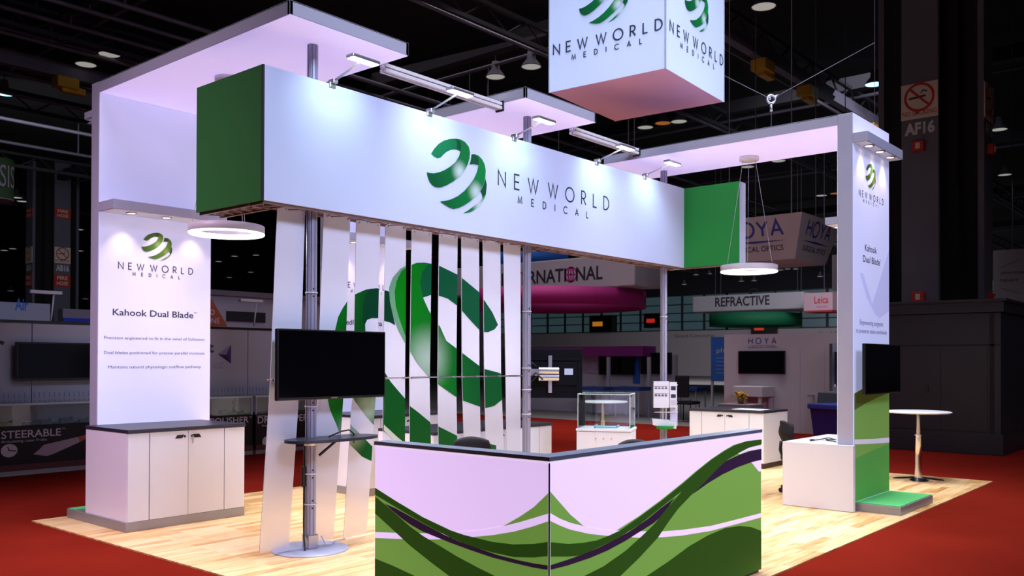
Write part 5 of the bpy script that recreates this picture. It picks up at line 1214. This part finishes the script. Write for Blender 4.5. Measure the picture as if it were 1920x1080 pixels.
k0 = (0.302 + 0.60, 4.86, 0.79); m_ = MB(k0); m_.cyl((0.904, 4.868, 0.80), (0.904, 4.85, 0.80), 0.004, n=8, material=ALU); m_.box(0.899, 0.909, 4.846, 4.849, 0.765, 0.80, ALU); m_.box(0.890, 0.905, 4.842, 4.845, 0.735, 0.772, ALU)
tag(m_.build('cabinet_key'), 'small key hanging from the lock of the front left cabinet', 'key')
m_ = MB((8.6, 3.1, 0.803)); m_.box(8.42, 8.74, 2.82, 3.26, 0.8035, 0.806, mat('white_paper', (236, 236, 240), 0.7)); tag(m_.build('paper_sheet'), 'white paper sheet lying on the right cabinet', 'paper')

# ------------------------------------------------------------------ big screen, shelf, cables on the first pole
off = (0.92, 3.04, 1.2); t = thing('tv_screen', 'big black screen on the left pole, in front of the frosted strips', 'screen', off)
m_ = MB(off); m_.box(0.512, 1.580, 2.995, 3.035, 1.190, 1.735, BLACKP); m_.build('casing', t, 0.006)
m_ = MB(off); m_.box(0.524, 1.568, 2.9925, 2.9945, 1.212, 1.722, SCREEN); m_.build('display', t)
m_ = MB(off); F = face_y(2.995); m_.text(F, 'SAMSUNG', 1.046, 1.1965, 0.06, 0.009, LETW, 0.0008, 0.0, 'C'); m_.build('brand_mark', t)
m_ = MB(off); m_.box(0.80, 1.05, 3.035, 3.078, 1.34, 1.6, BLACKP); m_.build('wall_bracket', t)
SHELF = mat('slate_shelf', (36, 40, 52), 0.35)
off = (0.92, 3.05, 0.865); t = thing('pole_shelf', 'dark oval shelf on the left pole under the big screen', 'shelf', off)
pts = []
for i in range(48):
    a = 2 * PI * i / 48; e = 0.75
    pts.append((1.05 + 0.425 * math.copysign(abs(math.cos(a)) ** e, math.cos(a)), 3.02 + 0.17 * math.copysign(abs(math.sin(a)) ** e, math.sin(a))))
Fz = Frame((0, 0, 0.862), (1, 0, 0), (0, 1, 0))
m_ = MB(off); m_.prism(pts, Fz, 0.0, 0.022, SHELF); m_.build('shelf_board', t, 0.003)
m_ = MB(off); m_.tube([(0.98, 3.10, 0.74), (1.12, 3.06, 0.85), (1.30, 3.04, 0.855)], 0.011, BLACKP, 8); m_.build('bracket', t)
m_ = MB(off); m_.lathe([(0.044, -0.04), (0.052, -0.04), (0.052, 0.0), (0.044, 0.0)], (0.92, 3.13, 0.862), ALU, 16, closed=True); m_.build('clamp_collar', t)
off = (0.87, 3.06, 0.013); t = thing('power_cable', 'black power cable and socket strip running down the left pole', 'cable', off)
m_ = MB(off); m_.tube([(1.02, 3.03, 0.89), (1.10, 2.98, 0.93), (1.2, 3.0, 0.935), (1.28, 3.04, 0.90), (1.30, 3.06, 0.82)], 0.006, BLACKP, 8); m_.build('upper_lead', t)
m_ = MB(off); m_.tube([(0.884, 3.158, 0.86), (0.880, 3.16, 0.62), (0.880, 3.16, 0.4), (0.878, 3.158, 0.22), (0.86, 3.13, 0.1), (0.83, 3.08, 0.03), (0.815, 3.06, 0.02)], 0.007, BLACKP, 8); m_.build('lower_lead', t)
m_ = MB(off); m_.box(0.850, 0.884, 3.13, 3.162, 0.50, 0.66, BLACKP); m_.build('socket_strip', t, 0.006)
m_ = MB(off); m_.tube([(1.0, 3.09, 0.10), (1.03, 3.08, 0.03), (1.1, 3.1, 0.016), (1.16, 3.14, 0.03), (1.22, 3.20, 0.014), (1.36, 3.24, 0.006)], 0.005, mat('clear_lead', (210, 210, 220), 0.3), 8); m_.build('pale_lead', t)

# ------------------------------------------------------------------ reception counter
K_L = mat('lightbox_print_white', (232, 214, 250), 0.6, emit=0.70, emit_rgb=(232, 204, 255), noise=0.01)
C_G = mat('counter_leaf_green', (118, 166, 74), 0.55, spec=0.2, emit=0.5); C_D = mat('counter_dark_green', (50, 92, 28), 0.55, spec=0.2, emit=0.3); C_P = mat('counter_plum', (56, 34, 66), 0.55, spec=0.2, emit=0.3)
KZ, KX, KY, KYB, KXR = 1.013, 0.11, 0.105, 1.428, 2.566
off = (KX, KY, 0); t = thing('reception_counter', 'L-shaped reception counter with green wave print in the foreground', 'counter', off)
def wave_panel(nm, F, a0, a1, data, conv, keys):
    m_ = MB(off); m_.fbox(F, a0, a1, 0.02, KZ - 0.028, -0.09, 0.0, K_L)
    clip = [(a0 + 0.003, 0.021), (a1 - 0.003, 0.021), (a1 - 0.003, KZ - 0.03), (a0 + 0.003, KZ - 0.03)]
    for k, (key, mm) in enumerate(keys):
        m_.poly(F, [conv(p) for p in data[key]], mm, 0.0006 + k * 0.0005, clip)
    m_.build(nm, t)
wave_panel('left_panel', face_x(KX), -KYB, -KY - 0.003, CNT_L, lambda p: (-p[0], p[1]), (('G', C_G), ('S', K_L), ('D3', C_D), ('D2', C_D), ('P', C_P), ('D1', C_D)))
wave_panel('right_panel', face_y(KY), KX + 0.003, KXR, CNT_R, lambda p: p, (('G', C_G), ('S', K_L), ('W1', K_L), ('W2', K_L), ('D3', C_D), ('P', C_P), ('P2', C_P), ('D2', C_D), ('D1', C_D)))
LIP = mat('lit_edge', (250, 240, 255), 0.5, emit=0.55)
m_ = MB(off); m_.box(KX - 0.002, KX + 0.05, KY, KYB, KZ - 0.028, KZ - 0.020, LIP); m_.box(KX, KXR, KY - 0.002, KY + 0.05, KZ - 0.028, KZ - 0.020, LIP); m_.build('lit_edge_strip', t)
CAP = mat('slate_counter_cap', (112, 122, 142), 0.35)
m_ = MB(off); m_.prism([(KX - 0.006, KY - 0.006), (KXR + 0.004, KY - 0.006), (KXR + 0.004, KY + 0.11), (KX + 0.11, KY + 0.11), (KX + 0.11, KYB + 0.004), (KX - 0.006, KYB + 0.004)], Frame((0, 0, 0), (1, 0, 0), (0, 1, 0)), KZ - 0.02, KZ, CAP); m_.build('counter_cap', t, 0.002)
m_ = MB(off); m_.box(KX - 0.003, KX + 0.003, KY - 0.003, KY + 0.003, 0.0, KZ - 0.03, BLACKP); m_.build('corner_post', t)
m_ = MB(off); m_.box(KX + 0.01, KX + 0.08, KY + 0.1, KYB - 0.01, 0, 0.02, BLACKP); m_.box(KX + 0.01, KXR - 0.02, KY + 0.01, KY + 0.08, 0, 0.02, BLACKP); m_.build('levelling_feet', t)
m_ = MB(off); m_.box(KX + 0.09, KX + 0.6, KY + 0.09, KYB, 0.70, 0.728, WHITE); m_.box(KX + 0.6, KXR, KY + 0.09, KY + 0.6, 0.70, 0.728, WHITE); m_.box(KXR - 0.03, KXR, KY + 0.09, KY + 0.6, 0.0, 0.70, WHITE); m_.box(KX + 0.09, KX + 0.6, KYB - 0.03, KYB, 0.0, 0.70, WHITE); m_.build('work_desk', t)

# ------------------------------------------------------------------ chairs
def office_chair(label, loc, rotz, high=0.83):
    t = thing('office_chair', label, 'chair', loc, rotz, 'black office chairs')
    m_ = MB()
    for i in range(5):
        a = 2 * PI * i / 5; m_.tube([(0.02 * math.cos(a), 0.02 * math.sin(a), 0.09), (0.27 * math.cos(a), 0.27 * math.sin(a), 0.065)], 0.018, BLACKP, 8)
    m_.build('star_base', t)
    for i in range(5):
        a = 2 * PI * i / 5; m_ = MB(); m_.cyl((0.27 * math.cos(a) - 0.02 * math.sin(a), 0.27 * math.sin(a) + 0.02 * math.cos(a), 0.028), (0.27 * math.cos(a) + 0.02 * math.sin(a), 0.27 * math.sin(a) - 0.02 * math.cos(a), 0.028), 0.028, n=14, material=BLACKP); m_.build('caster', t)
    m_ = MB(); m_.cyl((0, 0, 0.08), (0, 0, 0.36), 0.025, n=16, material=ALU); m_.build('gas_column', t)
    m_ = MB(); m_.box(-0.22, 0.22, -0.22, 0.22, 0.36, 0.43, CHARCOAL); m_.build('seat', t, 0.03)
    # curved backrest at local -x
    m_ = MB(); rows = []
    for j in range(9):
        z = 0.48 + (high - 0.48) * j / 8; half = 0.20 * (1 - 0.25 * (j / 8) ** 3); row = []
        for i in range(9):
            s_ = i / 8 * 2 - 1; row.append((-0.25 + 0.06 * s_ * s_ - 0.05 * (j / 8) ** 2 + 0.02 * math.sin(j), half * s_, z - 0.03 * s_ * s_ * (j / 8)))
        rows.append(row)
    v = [p for r_ in rows for p in r_]; n = len(v); v += [(p[0] + 0.05, p[1] * 0.97, p[2]) for p in v]
    f = []
    for j in range(8):
        for i in range(8):
            a = j * 9 + i; f.append((a, a + 9, a + 10, a + 1)); f.append((a + n, a + 1 + n, a + 10 + n, a + 9 + n))
    for i in range(8): f += [(i, i + 1, i + 1 + n, i + n), (72 + i, 72 + i + n, 73 + i + n, 73 + i)]
    for j in range(8): f += [(j * 9, j * 9 + n, j * 9 + 9 + n, j * 9 + 9), (j * 9 + 8, j * 9 + 17, j * 9 + 17 + n, j * 9 + 8 + n)]
    m_.add(v, f, CHARCOAL, True); m_.build('backrest', t, 0.015)
    m_ = MB(); m_.tube([(-0.05, 0, 0.36), (-0.24, 0, 0.38), (-0.28, 0, 0.5), (-0.27, 0, 0.6)], 0.018, BLACKP, 8); m_.build('back_bracket', t)
    return t
office_chair('black office chair tucked behind the white desk on the right', (6.38, 1.34, 0), R(-49.7))
office_chair('black office chair behind the left part of the reception counter', (2.02, 2.38, 0), R(-130), 0.845)
office_chair('black office chair behind the right part of the reception counter, mostly hidden', (2.60, 1.10, 0), R(-130), 0.86)

# ------------------------------------------------------------------ desk, high tables, display case
off = (5.5, 0.9, 0); t = thing('desk', 'plain white desk against the tall right wall', 'desk', off)
m_ = MB(off); m_.box(5.5, 5.555, 0.49, 1.222, 0.004, 0.645, WHITE); m_.build('end_panel', t, 0.002)
m_ = MB(off); m_.box(5.5, 6.75, 0.70, 1.222, 0.645, 0.662, WHITE); m_.box(5.5, 5.555, 0.49, 0.70, 0.645, 0.662, WHITE); m_.build('desk_top', t, 0.002)
m_ = MB(off); m_.box(6.70, 6.75, 0.70, 1.222, 0.004, 0.645, WHITE); m_.box(5.6, 6.7, 0.70, 0.74, 0.2, 0.645, WHITE); m_.build('modesty_panel', t)
off = (5.9, 0.95, 0.662); t = thing('desk_cable', 'tangled black cable on the white desk', 'cable', off)
m_ = MB(off); m_.tube([(5.78, 1.02, 0.667), (5.86, 0.98, 0.672), (5.93, 0.90, 0.690), (6.02, 0.86, 0.668), (5.98, 0.95, 0.668), (5.88, 0.90, 0.668), (5.82, 0.80, 0.668), (5.75, 0.76, 0.667)], 0.005, BLACKP, 8)
m_.build('lead', t)
m_ = MB(off); m_.box(5.74, 5.80, 1.0, 1.03, 0.662, 0.68, BLACKP); m_.build('plug', t, 0.003)
def high_table(label, x, y):
    off = (x, y, 0); t = thing('high_table', label, 'table', off, group='round white high tables')
    m_ = MB(off); m_.lathe([(0.0, 0.85), (0.37, 0.85), (0.388, 0.858), (0.388, 0.866), (0.37, 0.872), (0.0, 0.872)], off, WHITE, 72); m_.build('table_top', t)
    m_ = MB(off); m_.lathe([(0.045, 0.02), (0.04, 0.3), (0.034, 0.56), (0.05, 0.565), (0.05, 0.575), (0.028, 0.585), (0.026, 0.85)], off, CHROME, 32); m_.build('stem', t)
    m_ = MB(off)
    for i in range(4):
        a = PI / 4 * 0.4 + PI / 2 * i; d = Vector((math.cos(a), math.sin(a), 0)); e = Vector((-math.sin(a), math.cos(a), 0)); o_ = Vector(off)
        out = [(0.02, 0.05), (0.12, 0.10), (0.22, 0.105), (0.29, 0.06), (0.30, 0)]
        P = [o_ + d * p[0] + e * p[1] for p in out] + [o_ + d * p[0] - e * p[1] for p in reversed(out[:-1])]
        k = len(P)
        m_.add([p + Vector((0, 0, 0.012 + 0.03 * max(0, 1 - (p - o_).length / 0.3))) for p in P] + [p + Vector((0, 0, 0.0)) for p in P], [tuple(range(k)), tuple(reversed(range(k, 2 * k)))] + [(i2, i2 + k, (i2 + 1) % k + k, (i2 + 1) % k) for i2 in range(k)], CHROME)
    m_.build('petal_base', t)
high_table('round white high table by the black kiosk on the right', 8.526, 0.742)
high_table('round white high table seen through the glass display case', 8.06, 5.25)
t = thing('display_case', 'white display case with a clear glass hood in the middle of the booth', 'display case', (4.26, 2.29, 0), R(25.8))
w_, d_ = 0.44, 0.56
m_ = MB(); m_.box(0, w_, 0, d_, 0.0, 0.77, WHITE); m_.build('plinth_box', t, 0.004)
m_ = MB(); m_.box(-0.006, w_ + 0.006, -0.006, d_ + 0.006, 0.775, 0.80, WHITE); m_.build('display_deck', t, 0.003)
m_ = MB()
for x0, x1, y0, y1 in ((0.01, 0.016, 0.01, d_ - 0.01), (w_ - 0.016, w_ - 0.01, 0.01, d_ - 0.01), (0.016, w_ - 0.016, 0.01, 0.016), (0.016, w_ - 0.016, d_ - 0.016, d_ - 0.01)): m_.box(x0, x1, y0, y1, 0.80, 1.15, GLASS)
m_.box(0.01, w_ - 0.01, 0.01, d_ - 0.01, 1.15, 1.157, GLASS); m_.build('glass_hood', t)
m_ = MB()
for x in (0.012, w_ - 0.012): m_.box(x - 0.003, x + 0.003, 0.01, d_ - 0.01, 1.149, 1.159, MATS['pale_green_glass_edge'])
for y in (0.012, d_ - 0.012): m_.box(0.01, w_ - 0.01, y - 0.004, y + 0.004, 1.149, 1.159, MATS['pale_green_glass_edge'])
for x in (0.012, w_ - 0.012):
    for y in (0.012, d_ - 0.012): m_.box(x - 0.004, x + 0.004, y - 0.004, y + 0.004, 0.80, 1.15, MATS['pale_green_glass_edge'])
m_.build('glass_edges', t)
m_ = MB()
for y in (0.2, 0.28, 0.36): m_.cyl((-0.001, y, 0.70), (-0.004, y, 0.70), 0.008, n=10, material=ALU)
m_.cyl((w_ * 0.5, -0.001, 0.66), (w_ * 0.5, -0.004, 0.66), 0.012, n=12, material=ALU); m_.build('lock_studs', t)
tt = thing('instrument_tray', 'pale blue tray lying inside the glass display case', 'tray', (4.26, 2.29, 0.80), R(25.8))
m_ = MB(); m_.box(0.12, 0.32, 0.16, 0.40, 0.0, 0.012, mat('pale_blue_tray', (150, 200, 224), 0.4)); m_.build('tray_base', tt)
m_ = MB(); m_.box(0.12, 0.32, 0.16, 0.17, 0.012, 0.026, MATS['pale_blue_tray']); m_.box(0.12, 0.32, 0.39, 0.40, 0.012, 0.026, MATS['pale_blue_tray']); m_.build('tray_rim', tt)

# ------------------------------------------------------------------ monitor on an arm, other screens
t = thing('arm_monitor', 'black monitor seen from behind on a silver arm, at the middle pole', 'screen', (3.895, 3.20, 1.36), R(-50))
MB_BACK = mat('monitor_back', (7, 9, 17), 0.6, spec=0.12)
m_ = MB(); m_.box(-0.46, 0.46, 0.0, 0.035, -0.255, 0.265, MB_BACK); m_.build('casing', t, 0.008)
m_ = MB(); m_.box(-0.44, 0.44, 0.035, 0.037, -0.235, 0.25, SCREEN); m_.build('display', t)
m_ = MB(); m_.box(-0.44, 0.44, -0.012, 0.0, 0.14, 0.16, MB_BACK); m_.box(-0.40, 0.40, -0.02, 0.0, -0.12, 0.12, MB_BACK); m_.build('rear_cover', t, 0.004)
m_ = MB(); m_.box(0.10, 0.14, -0.035, -0.012, 0.06, 0.19, ALU); m_.build('rail_plate', t, 0.003); m_ = MB(); m_.box(0.10, 0.14, -0.035, -0.012, -0.20, -0.06, ALU); m_.build('rail_plate', t, 0.003)
m_ = MB(); m_.cyl((0.0, -0.07, 0.03), (0.21, -0.07, 0.03), 0.04, n=20, material=ALU); m_.cyl((0.0, -0.07, -0.04), (0.21, -0.07, -0.04), 0.035, n=20, material=ALU); m_.box(0.02, 0.19, -0.05, -0.02, -0.06, 0.06, ALU); m_.box(-0.12, 0.0, -0.09, -0.05, -0.02, 0.05, ALU); m_.build('tilt_joint', t, 0.002)
m_ = MB(); m_.tube([(-0.02, -0.10, 0.08), (-0.08, -0.13, 0.12), (-0.13, -0.12, 0.0), (-0.10, -0.10, -0.10), (-0.02, -0.09, -0.03)], 0.009, BLACKP, 8); m_.tube([(-0.12, -0.11, -0.08), (-0.03, -0.13, 0.01), (0.04, -0.11, -0.06)], 0.008, BLACKP, 8); m_.build('cable_loop', t)
m_ = MB(); m_.box(0.27, 0.36, -0.0215, -0.020, -0.01, 0.055, mat('label_sticker', (190, 206, 230), 0.5)); m_.build('rating_label', t)
m_ = MB(); m_.box(-0.16, -0.12, -0.10, -0.06, -0.06, 0.06, ALU); m_.build('pole_clamp', t, 0.004)
t = thing('tv_screen', 'black screen standing off the tall right wall, above its green waves', 'screen', (6.13, 0.42, 1.16))
off = (6.13, 0.42, 1.16)
m_ = MB(off); m_.box(5.59, 6.68, 0.400, 0.436, 1.165, 1.680, BLACKP); m_.build('casing', t, 0.006)
m_ = MB(off); m_.box(5.602, 6.668, 0.3975, 0.3995, 1.185, 1.668, SCREEN); m_.build('display', t)
m_ = MB(off); m_.cyl((5.93, 0.436, 1.405), (5.93, 0.512, 1.405), 0.07, n=24, material=BLACKP); m_.box(5.93, 6.3, 0.436, 0.47, 1.35, 1.46, BLACKP); m_.build('wall_mount', t)
off = (6.2, 0.82, 1.19); t = thing('tv_screen', 'black screen on the inner side of the tall right wall, only its edge showing', 'screen', off)
m_ = MB(off); m_.box(5.81, 6.62, 0.815, 0.85, 1.185, 1.685, mat('slate_casing', (20, 20, 34), 0.4)); m_.build('casing', t, 0.006)
m_ = MB(off); m_.box(5.84, 6.59, 0.8505, 0.853, 1.21, 1.66, SCREEN); m_.build('display', t)
m_ = MB(off); m_.box(5.90, 6.5, 0.795, 0.815, 1.24, 1.60, BLACKP); m_.build('rear_cover', t, 0.004)
m_ = MB(off); m_.box(6.1, 6.35, 0.668, 0.795, 1.34, 1.5, BLACKP); m_.build('wall_mount', t)
m_ = MB(off)
for z in (1.57, 1.52, 1.47, 1.42): m_.box(5.905, 5.99, 0.793, 0.795, z, z + 0.018, LETW)
m_.box(5.87, 5.895, 0.8135, 0.815, 1.235, 1.26, LETW); m_.build('rear_sockets', t)

# ------------------------------------------------------------------ brochure holder on the third pole
ang = YAW - PI / 2
t = thing('brochure_holder', 'white wire brochure holder clamped on the right pole', 'holder', (6.345, 3.15, 0.0), ang)
WIRE = mat('white_wire', (226, 226, 230), 0.4)
m_ = MB(); m_.tube([(-0.02, -0.075, 0.66), (-0.02, -0.075, 1.2)], 0.006, WIRE, 6); m_.tube([(0.02, -0.075, 0.66), (0.02, -0.075, 1.2)], 0.006, WIRE, 6)
for z in (0.985, 1.20): m_.tube([(-0.15, -0.10, z), (0.16, -0.10, z)], 0.005, WIRE, 6)
m_.tube([(-0.13, -0.11, 0.86), (0.16, -0.11, 0.86)], 0.005, WIRE, 6)
m_.build('wire_frame', t)
m_ = MB(); m_.prism([(-0.15, 0.705), (0.13, 0.66), (0.14, 0.755), (-0.155, 0.775)], Frame((0, -0.10, 0), (1, 0, 0)), -0.03, 0.05, WHITE); m_.build('lower_tray', t, 0.004)
m_ = MB(); m_.lathe([(0.0, 0.0), (0.10, 0.01), (0.12, 0.05), (0.0, 0.05)], (0.0, -0.11, 0.645), GREENB, 24); m_.build('green_cup', t)
b1 = thing('brochure', 'white brochure pack with rows of dark marks, in the upper tier of the holder', 'brochure', (6.345, 3.15, 0.95), ang)
m_ = MB(); m_.box(-0.145, 0.045, -0.135, -0.095, -0.035, 0.295, WHITE); m_.build('booklet', b1)
m_ = MB(); F = Frame((0, -0.136, 0), (1, 0, 0))
for r_, z in enumerate((0.20, 0.11)):
    for i in range(4):
        x = -0.132 + i * 0.042; m_.fbox(F, x, x + 0.030, z, z + 0.012, 0, 0.001, INKN); m_.stroke(F, [(x, z + 0.035), (x + 0.012, z + 0.02), (x + 0.03, z + 0.034)], 0.008, INK, 0.001)
    m_.fbox(F, -0.132, -0.10, z + 0.02, z + 0.026, 0, 0.001, REDL)
m_.build('printed_marks', b1)
b2 = thing('brochure', 'white leaflet with two dark pictures, right in the upper tier of the holder', 'brochure', (6.345, 3.15, 0.95), ang)
m_ = MB(); m_.box(0.055, 0.145, -0.13, -0.095, -0.03, 0.285, WHITE); m_.build('booklet', b2)
m_ = MB(); F = Frame((0, -0.131, 0), (1, 0, 0)); m_.fbox(F, 0.07, 0.13, 0.185, 0.235, 0, 0.001, INKN); m_.fbox(F, 0.07, 0.13, 0.09, 0.135, 0, 0.001, INKN)
for k in range(5): m_.fbox(F, 0.065, 0.135, 0.06 - k * 0.014, 0.064 - k * 0.014, 0, 0.001, FRAMEM)
m_.build('printed_marks', b2)
b3 = thing('brochure', 'plain white leaflet leaning in the lower tier of the holder', 'brochure', (6.345, 3.15, 0.66), ang)
m_ = MB(); m_.box(0.07, 0.16, -0.09, -0.07, 0.03, 0.29, mat('pale_lilac_paper', (206, 204, 232), 0.6)); m_.build('booklet', b3)
